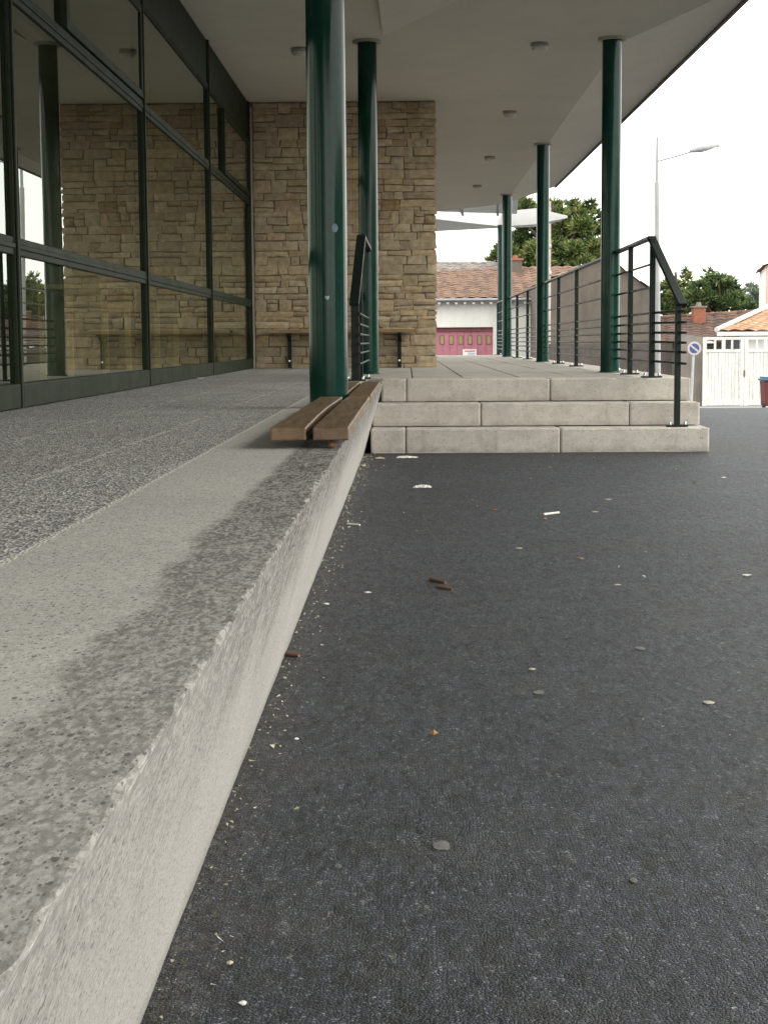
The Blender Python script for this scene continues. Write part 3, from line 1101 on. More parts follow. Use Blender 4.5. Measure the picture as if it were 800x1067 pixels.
wb = thing('wall_bench', 'narrow wooden bench on two dark brackets against the stone wall', 'bench', (-0.72, WY - 0.2, ZT))
b = MB()
b.box(-1.545, 0.105, WY - 0.33, WY - 0.02, ZT + 0.385, ZT + 0.425)
b.build('seat', mat_wood('wall bench wood', (0.26, 0.18, 0.085), (0.16, 0.105, 0.05), 0.5, (0.5, 9, 9)), wb, bevel=0.005)
for x in (-1.31, -0.095):
    b = MB()
    b.box(x - 0.022, x + 0.022, WY - 0.06, WY - 0.022, ZT, ZT + 0.3845)
    b.bar((x, WY - 0.05, ZT + 0.30), (x, WY - 0.25, ZT + 0.375), 0.04, 0.02)
    b.bar((x, WY - 0.03, ZT + 0.372), (x, WY - 0.3, ZT + 0.372), 0.04, 0.02)
    br = b.build('bracket', M['dark'], wb, bevel=0.003)
    b = MB()
    b.tube((x, WY - 0.062, ZT + 0.08), (x, WY - 0.072, ZT + 0.08), 0.012, n=8)
    b.build('bolt', M['chrome'], br)

# ------------------------------------------------------------------ tables inside, close to the glass
def table(loc, wx, wy, h, label):
    x, y, z = loc
    t = thing('table', label, 'table', loc, 'wooden tables behind the glass')
    b = MB()
    b.box(x - wx / 2, x + wx / 2, y - wy / 2, y + wy / 2, z + h - 0.035, z + h)
    b.build('tabletop', M['oak'], t, bevel=0.004)
    for sx in (-1, 1):
        for sy in (-1, 1):
            b = MB()
            cx, cy = x + sx * (wx / 2 - 0.03), y + sy * (wy / 2 - 0.03)
            b.box(cx - 0.022, cx + 0.022, cy - 0.022, cy + 0.022, z, z + h - 0.036)
            b.build('leg', M['oak'], t, bevel=0.003)
    return t


table((-2.35, 12.0, ZT), 0.5, 1.0, 0.70, 'pale wooden table standing just inside the middle of the glazing')
table((-2.35, 14.5, ZT), 0.5, 1.2, 0.62, 'lower pale wooden table inside the glazing, nearer the stone wall')

# ------------------------------------------------------------------ white canopy beyond the roof
cp = thing('entrance_canopy', 'flat white canopy on a green post beyond the far end of the terrace', 'canopy', (2, 40, GB))
ZK = 3.60
q_ = [on(px, py_, ZK) for px, py_ in ((436, 226.3), (523, 236.0), (558, 233.6), (591, 227.0))]
hs = [0.12, 0.36, 0.38, 0.05]
far = [(q_[3].x - .1, q_[3].y + 1.2, .06), (q_[2].x + .1, q_[2].y + .9, .36), (q_[1].x + .1, q_[1].y + .5, .38), (-0.9, 43.3, .12)]
pp = [(v_.x, v_.y) for v_ in q_] + [(a_, c_) for a_, c_, _h in far]
hh_ = hs + [h_ for _a, _c, h_ in far]
b = MB()
k = len(pp)
b.add([(x_, y_, ZK) for x_, y_ in pp] + [(x_, y_, ZK + h_) for (x_, y_), h_ in zip(pp, hh_)], [list(range(k))[::-1], list(range(k, 2 * k))] + [(i, (i + 1) % k, k + (i + 1) % k, k + i) for i in range(k)])
b.build('slab', M['canopy'], cp)
b = MB()
b.prism([(-1.2, 36.9), (2.2, 32.6), (2.55, 38.6), (-0.9, 36.95)], 3.745, 3.765)
b.build('roof_panel', M['canopy'], cp)
b = MB()
for i in range(3):
    b.bar((0.2 + i * 0.8, 34.9 - i * .9, 3.72), (0.5 + i * 0.8, 38.5, 3.72), 0.05, 0.05)
b.build('rib', M['canopy'], cp)
b = MB()
b.tube((2.27, 40.15, GB), (2.27, 40.15, 3.601), 0.084, n=24)
b.build('post', M['green'], cp)


# ------------------------------------------------------------------ background houses
def tile_patch(p00, p10, p01, p11, tw=0.21, rl_=0.36, amp=0.045, name_b=None):
    b = MB()
    p00, p10, p01, p11 = map(Vector, (p00, p10, p01, p11))
    wl = max((p10 - p00).length, (p11 - p01).length)
    hl = (p01 - p00).length
    nt_ = max(2, int(wl / tw))
    nu = nt_ * 4
    nr = max(2, int(hl / rl_))
    nrm = (p10 - p00).cross(p01 - p00)
    if nrm.length < 1e-6: nrm = (p11 - p01).cross(p01 - p00)
    nrm.normalize()
    if nrm.z < 0: nrm = -nrm
    vrow = []
    for r in range(nr):
        vrow += [(r / nr, 0.022), ((r + 0.97) / nr, 0.0)]
    vrow.append((1.0, 0.0))
    for vv, lift in vrow:
        sag = -0.06 * math.sin(vv * math.pi)
        for i in range(nu + 1):
            u = i / nu
            p = (p00 * (1 - u) + p10 * u) * (1 - vv) + (p01 * (1 - u) + p11 * u) * vv
            prof = amp * abs(math.sin(math.pi * u * nt_ * 0.5 * 2 / 2 + 0.4))
            jt = 0.012 * noise.noise(p * 3.1) + 0.05 * noise.noise(p * 0.35)
            b.v.append(p + nrm * (prof + lift + jt + sag))
            b.c.append(0.5)
    n1 = nu + 1
    for j in range(len(vrow) - 1):
        for i in range(nu):
            k = j * n1 + i
            b.f.append([k, k + 1, k + 1 + n1, k + n1])
            b.sm.append(False)
    return b


# garage building with pink door
GY = 58.0
gh = thing('garage', 'long white garage building with pink door and old orange tiled roof', 'building', (2, GY, GB))
zE = at(480, 313.5, GY).z
b = MB()
xd0, xd1 = at(446, 350, GY).x, at(513.5, 350, GY).x
zD = at(480, 341, GY).z
xw1 = 4.55
b.box(-6, xd0, GY, GY + 0.35, GB - 0.3, zE)
b.box(xd0, xd1, GY, GY + 0.35, zD, zE)
b.box(xd1, xw1, GY, GY + 0.35, GB - 0.3, zE)
b.box(-6, xw1, GY + 0.36, GY + 9, GB - 0.3, zE - 0.02)
b.build('wall', M['white'], gh)
b = MB()
nbd = 9
for i in range(nbd):
    a0 = xd0 + (xd1 - xd0) * i / nbd
    b.box(a0 + 0.006, a0 + (xd1 - xd0) / nbd - 0.006, GY + 0.18, GY + 0.23, GB, zD - 0.14)
b.box(xd0, xd1, GY + 0.231, GY + 0.26, GB, zD - 0.14)
dr = b.build('garage_door', M['pink'], gh)
b = MB()
b.box(xd0 + 0.003, xd1 - 0.003, GY + 0.12, GY + 0.26, zD - 0.14, zD - 0.003)
b.build('door_track', M['darkpink'], dr)
for px in (460.4, 470.0, 479.8, 489.4, 499.3, 509.0):
    p = at(px, 354.3, GY + 0.18)
    b = MB()
    b.box(p.x - 0.085, p.x + 0.085, GY + 0.165, GY + 0.178, p.z - 0.16, p.z + 0.16)
    wn = b.build('window', M['darkpink'], dr)
    b = MB()
    b.box(p.x - 0.06, p.x + 0.06, GY + 0.160, GY + 0.164, p.z - 0.135, p.z + 0.135)
    b.build('pane', M['amber'], wn)
rz0 = zE + 0.05
ridge = at(440, 287.5, GY + 4.6).z
rdr = at(625, 276.5, GY + 4.6).z
tile_patch((-6, GY - 0.35, rz0), (7.6, GY - 0.35, rz0), (-6, GY + 4.6, ridge), (7.6, GY + 4.6, rdr)).build('roof', M['terrac'], gh)
tile_patch((-6, GY + 9.4, rz0), (7.6, GY + 9.4, rz0), (-6, GY + 4.6, ridge - .03), (7.6, GY + 4.6, rdr - .03)).build('roof', M['terrac'], gh)
b = MB()
b.tube((-6, GY - 0.40, rz0 - 0.03), (7.0, GY - 0.40, rz0 - 0.03), 0.06, n=10)
b.build('gutter', M['zinc'], gh)
x = -1.0
while x < 4.5:
    b = MB()
    b.tube((x, GY - 0.36, rz0 - 0.125), (x, GY + 0.0, rz0 - 0.06), 0.055, n=8)
    b.build('rafter_tail', M['cream'], gh)
    x += 0.30
p = at(536.5, 272, GY + 4.0)
b = MB()
b.box(p.x - 0.24, p.x + 0.24, GY + 3.7, GY + 4.3, 2.4, 3.80)
ch = b.build('chimney', M['brownwall'], gh)
b = MB()
b.box(p.x - 0.29, p.x + 0.29, GY + 3.65, GY + 4.35, 3.801, 3.88)
b.tube((p.x, GY + 4, 3.87), (p.x, GY + 4, 4.0), 0.10, 0.09, 12)
b.build('chimney_pot', M['brick'], ch)

# notice in front of the door
nb = thing('notice_board', 'small white notice with faded red and blue print before the pink door', 'sign', (2.2, 56.5, GB))
p0, p1 = at(482, 364, 56.5), at(496.2, 364, 56.5)
b = MB()
b.box(p0.x, p1.x, 56.5, 56.52, p0.z - 0.62, p0.z)
b.build('panel', M['cream'], nb)
b = MB()
b.box(p0.x + 0.06, p1.x - 0.05, 56.494, 56.499, p0.z - 0.085, p0.z - 0.035)
b.build('red_print', M['redprint'], nb)
b = MB()
for k in range(4):
    b.box(p0.x + (0.2 if k % 2 else 0.17), p1.x - 0.04 - 0.03 * (k % 3), 56.494, 56.499, p0.z - 0.16 - k * 0.055, p0.z - 0.125 - k * 0.055)
b.build('blue_print', M['blueprint'], nb)
for xx in (p0.x + 0.05, p1.x - 0.05):
    b = MB()
    b.box(xx - 0.02, xx + 0.02, 56.521, 56.56, GB, p0.z - 0.05)
    b.build('leg', M['galv'], nb)

# grey roofed house behind the garage
hb = thing('house', 'house behind the garage showing only its weathered grey tiled roof', 'house', (0, 74, GB))
p = at(490, 271.5, 74)
b = MB()
b.box(-9, 3.8, 71.0, 79, GB - .3, 3.0)
b.build('wall', M['greywall'], hb)
tile_patch((-9, 69.6, 2.9), (4.5, 69.6, 2.9), (-9, 74, p.z + .15), (4.7, 74, p.z - 0.12)).build('roof', M['slate'], hb)
tile_patch((-9, 79.5, 2.9), (4.5, 79.5, 2.9), (-9, 74, p.z + .12), (4.7, 74, p.z - 0.15)).build('roof', M['slate'], hb)

# brown gable
VY = 50.0
gb = thing('gable_house', 'brown rendered gable wall standing right of the garage behind the railing', 'house', (6, VY, GB))
pts = [at(573, 291, VY), at(632, 268, VY), at(678, 303, VY)]
b = MB()
b.slab([(pts[0].x, VY, GB - .3), (pts[2].x, VY, GB - .3), pts[2], pts[1], pts[0]], (0, 9, 0))
b.build('wall', M['brownwall'], gb)
for (q0, q1) in ((pts[0], pts[1]), (pts[1], pts[2])):
    e = Vector((0, 0, 0.02))
    a0, a1 = q0 + e, q1 + e
    tile_patch(a0 + Vector((0, -.08, 0)), a0 + Vector((0, 9.2, 0)), a1 + Vector((0, -.08, 0)), a1 + Vector((0, 9.2, 0)), 0.21, 0.36, 0.03).build('roof', M['orange'], gb)

bw = MB()
x0, x1 = at(566, 360, 48).x, at(700, 360, 48).x
zt = at(630, 358, 48).z
n = 40
vt = []
for i in range(n + 1):
    xx = x0 + (x1 - x0) * i / n
    vt.append((xx, zt + 0.05 * noise.noise(Vector((xx * 1.7, 2, 0)))))
pl = [(x0, 48, GB - .3)] + [(a_, 48, c_) for a_, c_ in vt] + [(x1, 48, GB - .3)]
bw.slab(pl, (0, 0.35, 0))
tag(bw.build('garden_wall', M['darkstone'], loc=(x0, 48, GB)), 'low dark masonry wall in front of the brown gable, behind the railing bars', 'wall')

# grey wall left of the gate
gw = MB()
x0, x1 = x1 + 0.01, at(731, 400, 47.3).x
pl = [(x0, 47.3, GB - .3), (x1, 47.3, GB - .3), (x1, 47.3, at(730, 351, 47.3).z), (x0, 47.3, at(697, 347, 47.3).z)]
gw.slab(pl, (0, 0.3, 0))
tag(gw.build('garden_wall', M['greywall'], loc=(x0, 47.3, GB)), 'peeling grey rendered wall between the no parking sign and the white gate', 'wall')

# brown roofed house with brick chimney
HY = 56.0
h2 = thing('house', 'low house with dark brown tiled roof and brick chimney behind the grey wall', 'house', (10, HY, GB))
xa, xb = at(682, 340, HY).x, at(800, 340, HY).x
za = at(700, 358, HY).z
b = MB()
b.box(xa + .2, xb, HY + 0.4, HY + 6, GB - .3, za)
b.build('wall', M['greywall'], h2)
r0, r1 = at(682, 333, HY + 4), at(800, 325.5, HY + 4)
tile_patch((xa, HY, za), (xb, HY, za), r0, r1).build('roof', M['browntile'], h2)
tile_patch((xa, HY + 8, za), (xb, HY + 8, za), r0, r1).build('roof', M['browntile'], h2)
b = MB()
for k in range(24):
    q = r0.lerp(r1, (k + .5) / 24)
    b.tube(q + Vector((-.11, 0, .03)), q + Vector((.13, 0, .05)), 0.085, 0.10, 8)
b.build('ridge_tiles', M['terrac'], h2)
c0, c1_ = at(722, 330, HY + 3), at(735, 317.5, HY + 3)
b = MB()
b.box(c0.x, c1_.x, HY + 3, HY + 3.5, c0.z - .6, c1_.z - 0.1)
ch = b.build('chimney', M['brick'], h2, bevel=0.01)
b = MB()
b.box(c0.x - .04, c1_.x + .04, HY + 2.96, HY + 3.54, c1_.z - 0.099, c1_.z - .04)
b.tube(((c0.x + c1_.x) / 2, HY + 3.25, c1_.z - .05), ((c0.x + c1_.x) / 2, HY + 3.25, c1_.z + .1), .12, .07, 12)
b.build('chimney_pot', M['greywall'], ch)

# white house with orange hipped roof behind the gate
OY = 51.5
h3 = thing('house', 'white house with bright orange hipped tile roof behind the gate', 'house', (13, OY, GB))
e0 = at(747, 345.5, OY)
b = MB()
b.slab([(e0.x + .3, OY + .3, GB - .3), (e0.x + 9, OY + .3, GB - .3), (e0.x + 9, OY + .3, e0.z - .1), (e0.x + .3, OY + .3, e0.z - .1)], (2.3, 6.8, 0))
wl = b.build('wall', M['cream'], h3)
b = MB()
b.box(e0.x - .02, e0.x + 9.3, OY - 0.06, OY + 0.02, e0.z - 0.13, e0.z - 0.01)
b.build('eaves_board', M['cream'], h3)
top = at(806, 319, OY + 3)
tile_patch((e0.x - .05, OY - .1, e0.z), (e0.x + 9.3, OY - .1, e0.z), (top.x, OY + 3.4, top.z), (e0.x + 7, OY + 3.4, top.z)).build('roof', M['orange'], h3)
tile_patch((e0.x + 2.4, OY + 7.3, e0.z), (e0.x - .05, OY - .1, e0.z), (top.x + .05, OY + 3.6, top.z), (top.x, OY + 3.4, top.z)).build('roof', M['orange'], h3)
b = MB()
pa, pb = Vector((e0.x - .05, OY - .1, e0.z + .06)), Vector((top.x, OY + 3.4, top.z + .06))
for k in range(9):
    b.tube(pa.lerp(pb, k / 9), pa.lerp(pb, (k + 1.05) / 9), 0.08, 0.065, 8)
b.build('hip_tiles', M['cream'], h3)
for k, px in enumerate((738.5, 757, 766)):
    q = at(px, 357, OY + .3)
    if q.x < e0.x + .3: continue
    b = MB()
    b.box(q.x - .12, q.x + .12, OY + .28, OY + .295, q.z - .25, q.z + .2)
    b.build('window', M['windowdark'], h3)

# tall white house at the edge
TY = 62.0
h4 = thing('house', 'tall bright white house with pink side at the right edge of view', 'house', (14, TY, GB))
xl_, xr_ = at(790.5, 300, TY).x, at(799.5, 300, TY).x
zt_ = at(792, 277, TY).z
ap = at(812, 262, TY)
b = MB()
xf = at(797.5, 300, TY).x
xk = at(790.5, 300, TY + 6).x
sk = Vector((xk - xf, 6, 0))
b.slab([(xf, TY, GB - .3), (xf + .3, TY, GB - .3), (xf + .3, TY, zt_), (xf, TY, zt_)], sk)
b.build('wall', M['cream'], h4)
ap = Vector((xf + 3, TY, zt_ + 1.3))
b = MB()
b.slab([(xf + .01, TY - .05, GB - .3), (xf + 6, TY - .05, GB - .3), (xf + 6, TY - .05, zt_), (ap.x, TY - .05, ap.z - .02), (xf + .01, TY - .05, zt_)], sk * .98)
b.build('side_wall', M['pinkwall'], h4)
for q0 in (Vector((xf - .18, TY, zt_ - .06)), Vector((xf + 6.2, TY, zt_ - .06))):
    e_ = Vector((0, -.3, .03))
    tile_patch(q0 + e_, q0 + sk * 1.02, ap + e_, ap + sk * 1.02, amp=.03).build('roof', M['orange'], h4)

# unseen house added right of the view, to darken the reflections in the columns
h5 = thing('house', 'long unseen house added right of the view to darken the column reflections', 'house', (34, 2, 0))
b = MB()
b.box(34, 43, -26, 20, -0.5, 4.2)
b.build('wall', M['greywall'], h5)
tile_patch((33.6, -26.4, 4.15), (33.6, 20.4, 4.15), (38.5, -26.4, 6.4), (38.5, 20.4, 6.4), 0.4, 0.6).build('roof', M['terrac'], h5)
tile_patch((43.4, -26.4, 4.15), (43.4, 20.4, 4.15), (38.5, -26.4, 6.38), (38.5, 20.4, 6.38), 0.4, 0.6).build('roof', M['terrac'], h5)
for k in range(8):
    b = MB()
    b.box(33.96, 33.998, -23 + k * 5.4, -21.7 + k * 5.4, 1.0, 2.5)
    b.build('window', M['windowdark'], h5)

# ------------------------------------------------------------------ white wooden gate
GTY = 47.0
gt = thing('wooden_gate', 'weathered white plank gate with a row of small openings along its top', 'gate', (at(775, 400, GTY).x, GTY, GB + .11))
zb_, zt2 = GB + 0.11, at(770, 351, GTY).z
sc = GTY / F_PX


def leaf(xa, xb):
    zr = at(770, 366, GTY).z
    b = MB()
    n_ = 11
    for i in range(n_):
        a0 = xa + 0.06 + (xb - xa - .12) * i / n_
        b.box(a0 + .004, a0 + (xb - xa - .12) / n_ - .004, GTY, GTY + .03 - .006 * random.random(), zb_ + .16, zr)
    b.box(xa + .05, xb - .05, GTY + .031, GTY + .045, zb_ + .1, zr)
    lf = b.build('gate_leaf', M['gate'], gt)
    b = MB()
    for x_ in (xa, xb - .1):
        b.box(x_, x_ + .1, GTY - .03, GTY + .06, zb_ + .02, zt2)
    for k in (1, 2, 3):
        x_ = xa + .1 + (xb - xa - .2) * k / 4
        b.box(x_ - (.05 if k == 2 else .028), x_ + (.05 if k == 2 else .028), GTY - .012, GTY + .05, zr + .061, zt2 - .081)
    b.box(xa + .1, xb - .1, GTY - .02, GTY + .05, zt2 - .08, zt2)
    b.box(xa + .1, xb - .1, GTY - .02, GTY + .05, zr - .02, zr + .06)
    b.box(xa + .1, xb - .1, GTY - .02, GTY + .05, zb_ + .03, zb_ + .2)
    b.build('gate_frame', M['gate'], lf)


gx0, gx1, gx2 = at(731.5, 400, GTY).x, at(774.5, 400, GTY).x, at(818, 400, GTY).x
leaf(gx0, gx1 - .006)
leaf(gx1 + .006, gx2)
b = MB()
b.box(gx1 - .02, gx1 + .02, GTY - .05, GTY - .031, GB + 0.95, GB + 1.15)
b.build('latch', M['leafbrown'], gt)

# no parking sign
sy = 44.3
p = at(723, 363, sy)
sg = thing('no_parking_sign', 'round faded blue no parking sign on a thin grey pole', 'sign', (p.x - .03, sy, GB + .11))
b = MB()
b.tube((p.x - .06, sy + .05, GB + .11), (p.x - .01, sy + .05, p.z + .1), 0.034, n=12)
b.build('pole', M['galv'], sg)
b = MB()
b.tube((p.x, sy, p.z), (p.x, sy + .012, p.z), 0.185, n=32)
rim = b.build('disc', M['signgrey'], sg)
b = MB()
b.tube((p.x, sy - .004, p.z), (p.x, sy - .001, p.z), 0.132, n=32)
b.build('blue_field', M['signblue'], rim)
b = MB()
b.bar((p.x - .105, sy - .007, p.z + .085), (p.x + .105, sy - .007, p.z - .085), 0.004, 0.045, (0, 0, 1))
b.build('slash', M['signgrey'], rim)

# street lamp
ly = 42.0
p = at(685.8, 393, ly)
pt = at(684.5, 143, ly)
st = thing('street_lamp', 'tall pale street lamp with one curved arm beyond the railing', 'street lamp', (p.x, ly, gz(0, ly)))
b = MB()
zmid = at(684, 190, ly).z
b.tube((p.x, ly, gz(0, ly)), (pt.x, ly, zmid), 0.068, 0.062, 16)
b.tube((pt.x, ly, zmid), (pt.x, ly, pt.z), 0.04, 0.035, 12)
b.build('pole', M['polewhite'], st)
q = [at(685, 168, ly), at(700, 164, ly), at(712, 160.5, ly), at(722, 157.5, ly)]
b = MB()
for k in range(3): b.tube(q[k], q[k + 1], 0.022, n=8)
b.build('arm', M['lumin'], st)
q0, q1 = at(718, 157.5, ly), at(749, 151.5, ly)
b = MB()
for k in range(10):
    ta, tb = k / 10, (k + 1) / 10
    f_ = lambda t_: 0.02 + 0.065 * math.sin(math.pi * min(1, t_ * 0.86 + .1))
    b.tube(q0.lerp(q1, ta), q0.lerp(q1, tb), f_(ta), f_(tb), 12, cap=(k in (0, 9)))
lh = b.build('lamp_head', M['lumin'], st)
b = MB()
b.bar(q0.lerp(q1, .45) + Vector((0, 0, -.05)), q0.lerp(q1, .9) + Vector((0, 0, -.045)), .1, .05)
b.build('lamp_glass', M['lamp'], lh)

# utility pole by the gable
p = at(571.5, 380, 49)
b = MB()
b.tube((p.x, 49, GB - .2), (p.x, 49, 4.9), 0.052, 0.045, 12)
b.lathe((p.x, 49, at(571, 259, 49).z), [(.05, 0), (.066, 0), (.066, .12), (.05, .12)], 12)
b.lathe((p.x, 49, at(571, 287, 49).z), [(.05, 0), (.066, 0), (.066, .12), (.05, .12)], 12)
up_ = b.build('utility_pole', simple('pole concrete', (0.44, 0.38, 0.34), None, .8, 4), loc=(p.x, 49, GB))
tag(up_, 'thin pinkish grey pole at the left corner of the brown gable', 'pole')

# bin at the right edge
by = 40.0
bx = at(797.3, 400, by).x
bz = gz(0, by)
bi = thing('wheeled_bin', 'dark red bin with blue lid at the right edge of the street', 'bin', (bx + .28, by, bz))
b = MB()
b.slab([(bx, by, bz + .09), (bx + .56, by, bz + .09), (bx + .6, by, bz + .70), (bx - .03, by, bz + .70)], (0, .55, 0))
b.build('body', M['binred'], bi, bevel=.02)
b = MB()
b.box(bx - .07, bx + .64, by - .04, by + .6, bz + .702, bz + .755)
b.box(bx - .03, bx + .6, by, by + .55, bz + .756, bz + .80)
b.build('lid', M['binblue'], bi, bevel=.015)
for xx in (bx - .02, bx + .54):
    b = MB()
    b.tube((xx - .03, by + .08, bz + .075), (xx + .03, by + .08, bz + .075), .075, n=16)
    b.build('wheel', M['black'], bi)


# ------------------------------------------------------------------ trees
def pine(name, base, crowns, mat, label, seed, dens=1.0, tuft=0.22, group=None):
    rr = random.Random(seed)
    t = thing(name, label, 'tree', base, group)
    bx_, by_, bz_ = base
    topz = max(c[2] for c in crowns)
    b = MB()
    b.tube(base, (bx_ + .2, by_, (bz_ + topz) / 2), .3, .2, 10)
    b.tube((bx_ + .2, by_, (bz_ + topz) / 2), (bx_, by_, topz), .2, .05, 8)
    for (x, y, z, rx, rz) in crowns:
        z0 = max(bz_ + 1, z - 1.5 - rr.random())
        b.tube((bx_ + .1, by_, z0), (x, y, z), .09, .03, 6)
    b.build('trunk', M['bark'], t)
    b = MB()
    for (x, y, z, rx, rz) in crowns:
        ctone = rr.uniform(-.16, .16)
        nT = int(190 * dens * rx * rx / 0.6)
        for _ in range(nT):
            a, e = rr.uniform(0, 2 * math.pi), math.asin(rr.uniform(-1, 1))
            k = rr.uniform(.35, 1.0) ** .6
            p_ = Vector((x + rx * k * math.cos(a) * math.cos(e), y + rx * k * math.sin(a) * math.cos(e), z + rz * k * math.sin(e)))
            tone = min(1, max(0, rr.gauss(.45, .26) + ctone))
            d0 = Vector((math.cos(a) * math.cos(e), math.sin(a) * math.cos(e), math.sin(e) + .7)).normalized()
            for _k in range(6):
                d = (d0 + Vector((rr.gauss(0, .6), rr.gauss(0, .6), rr.gauss(0, .45)))).normalized()
                s_ = d.cross(Vector((rr.random() - .5, rr.random() - .5, rr.random() - .5))).normalized() * tuft * .17
                q_ = p_ + d * tuft * rr.uniform(.7, 1.3)
                b.add([p_ - s_, p_ + s_, q_ + s_ * .4, q_ - s_ * .4], [(0, 1, 2, 3)], False, min(1, max(0, tone + rr.uniform(-.1, .1))))
    b.build('crown', mat, t)
    return t


def blobs(spec, d, rr):
    o = []
    for px, py, r in spec:
        p_ = at(px, py, d + rr.uniform(-1.2, 1.2))
        rad = r * d / F_PX
        o.append((p_.x, p_.y, p_.z, rad, rad * .62))
    return o


rr = random.Random(5)
d = 74
sp = [(523, 262, 9), (533, 268, 12), (517, 270, 8), (540, 250, 12), (552, 238, 12), (548, 258, 13), (560, 262, 14), (575, 255, 14), (566, 236, 12), (580, 226, 11), (562, 222, 8), (545, 215, 10), (552, 222, 10), (535, 219, 6),
      (590, 240, 13), (602, 248, 14), (596, 262, 14), (610, 262, 13), (600, 226, 10), (609, 219, 8), (614, 213, 5), (606, 235, 12), (617, 240, 9), (619, 256, 10), (585, 272, 14), (565, 276, 14), (605, 276, 14), (624, 270, 10), (545, 276, 12), (622, 226, 7), (588, 216, 7), (575, 214, 6), (597, 214, 5)]
pine('pine_tree', (at(575, 300, d).x, d, GB), blobs(sp, d, rr), M['pine'], 'large spreading pine rising behind the garage roof between the columns', 3, 1.25, .27, 'pine trees behind the houses')
d = 78
sp = [(694, 300, 8), (700, 296, 7), (692, 312, 9), (704, 310, 10), (700, 322, 10), (711, 300, 7), (714, 290, 5), (715, 284, 3), (716, 308, 9), (714, 320, 10), (690, 325, 9), (706, 330, 10)]
pine('pine_tree', (at(703, 330, d).x, d, GB), blobs(sp, d, rr), M['pine'], 'lighter narrow pine just right of the sloping handrail', 8, 1.2, .25, 'pine trees behind the houses')
d = 76
sp = [(728, 300, 9), (737, 292, 7), (738, 284, 3.5), (733, 310, 10), (745, 304, 10), (752, 296, 9), (744, 316, 10), (758, 304, 10), (765, 310, 9), (757, 318, 10), (770, 320, 9), (727, 318, 9), (748, 290, 6), (775, 313, 5), (780, 322, 7), (760, 294, 6), (738, 322, 10), (722, 308, 7), (768, 302, 5), (788, 324, 6)]
pine('pine_tree', (at(748, 330, d).x, d, GB), blobs(sp, d, rr), M['pine2'], 'wide dark pine behind the brown tiled roof with the chimney', 12, 1.25, .25, 'pine trees behind the houses')
d = 95
sp = [(782, 300, 5), (787, 306, 6), (779, 306, 5), (788, 316, 7), (783, 312, 6), (790, 300, 4)]
pine('tree', (at(785, 330, d).x, d, GB), blobs(sp, d, rr), M['haze_leaf'], 'pale grey green tree beside the tall white house', 15, .8, .28)
# trees beyond the right edge that the glass mirrors
d = 80
sp = [(840, 300, 12), (850, 290, 12), (860, 305, 14), (872, 298, 13), (880, 310, 14), (845, 318, 14), (866, 320, 14)]
pine('pine_tree', (at(860, 330, d).x, d, GB), blobs(sp, d, rr), M['pine2'], 'dark pine right of the tall white house', 22, 1.0, .28, 'pine trees behind the houses')


# ------------------------------------------------------------------ litter
def flake(px, py, wpx, mat, name, label, cat, z0=0.0, lift=0.004, asp=0.5, seed=0, curl=0.3, group='litter scattered on the asphalt'):
    rr_ = random.Random(seed * 13 + int(px))
    p_ = on(px, py, z0)
    wd2 = wpx / F_PX * p_.y
    b = MB()
    n_ = 12
    ang = rr_.uniform(0, math.pi)
    v = [(0, 0, lift + curl * wd2 * .12)]
    for i in range(n_):
        t_ = 2 * math.pi * i / n_
        r_ = wd2 / 2 * rr_.uniform(.7, 1.05)
        u, w2 = math.cos(t_) * r_, math.sin(t_) * r_ * asp * 2.2
        zz = lift * .4 + curl * wd2 * .3 * max(0, math.sin(t_ * 2 + ang)) * rr_.uniform(.4, 1)
        v.append((u, w2, zz))
    v2 = [(a_, c_, e_ + .0012) for a_, c_, e_ in v]
    fs = [(0, 1 + i, 1 + (i + 1) % n_) for i in range(n_)]
    b.add([Vector(q_) + p_ for q_ in v + v2], [f[::-1] for f in fs] + [tuple(k + n_ + 1 for k in f) for f in fs] + [(1 + i, 1 + (i + 1) % n_, n_ + 2 + (i + 1) % n_, n_ + 2 + i) for i in range(n_)])
    return tag(b.build(name, mat, loc=p_), label, cat, group)


def crumple(px, py, wpx, hpx, mat, label, seed):
    rr_ = random.Random(seed)
    p_ = on(px, py, 0)
    wd2, hh = wpx / F_PX * p_.y, hpx / F_PX * p_.y
    b = MB()
    nx_, ny_ = 15, 9
    v = []
    for j in range(ny_):
        for i in range(nx_):
            u, w2 = i / (nx_ - 1) - .5, j / (ny_ - 1) - .5
            k = max(0, 1 - (2 * u) ** 2) * max(0, 1 - (2 * w2) ** 2)
            v.append(p_ + Vector((u * wd2 * rr_.uniform(.85, 1.1), w2 * wd2 * .6 * rr_.uniform(.8, 1.2), .002 + hh * (k ** .5) * rr_.uniform(.25, 1))))
    b.add(v, [(j * nx_ + i, j * nx_ + i + 1, (j + 1) * nx_ + i + 1, (j + 1) * nx_ + i) for j in range(ny_ - 1) for i in range(nx_ - 1)])
    return tag(b.build('crumpled_paper', mat, loc=p_), label, 'paper', 'litter scattered on the asphalt')


def stick(px0, py0, px1, py1, r, mat, name, label, cat):
    a_, c_ = on(px0, py0, r), on(px1, py1, r)
    b = MB()
    b.tube(a_, c_, r, r * .9, 8)
    return tag(b.build(name, mat, loc=(a_ + c_) / 2), label, cat, 'litter scattered on the asphalt')


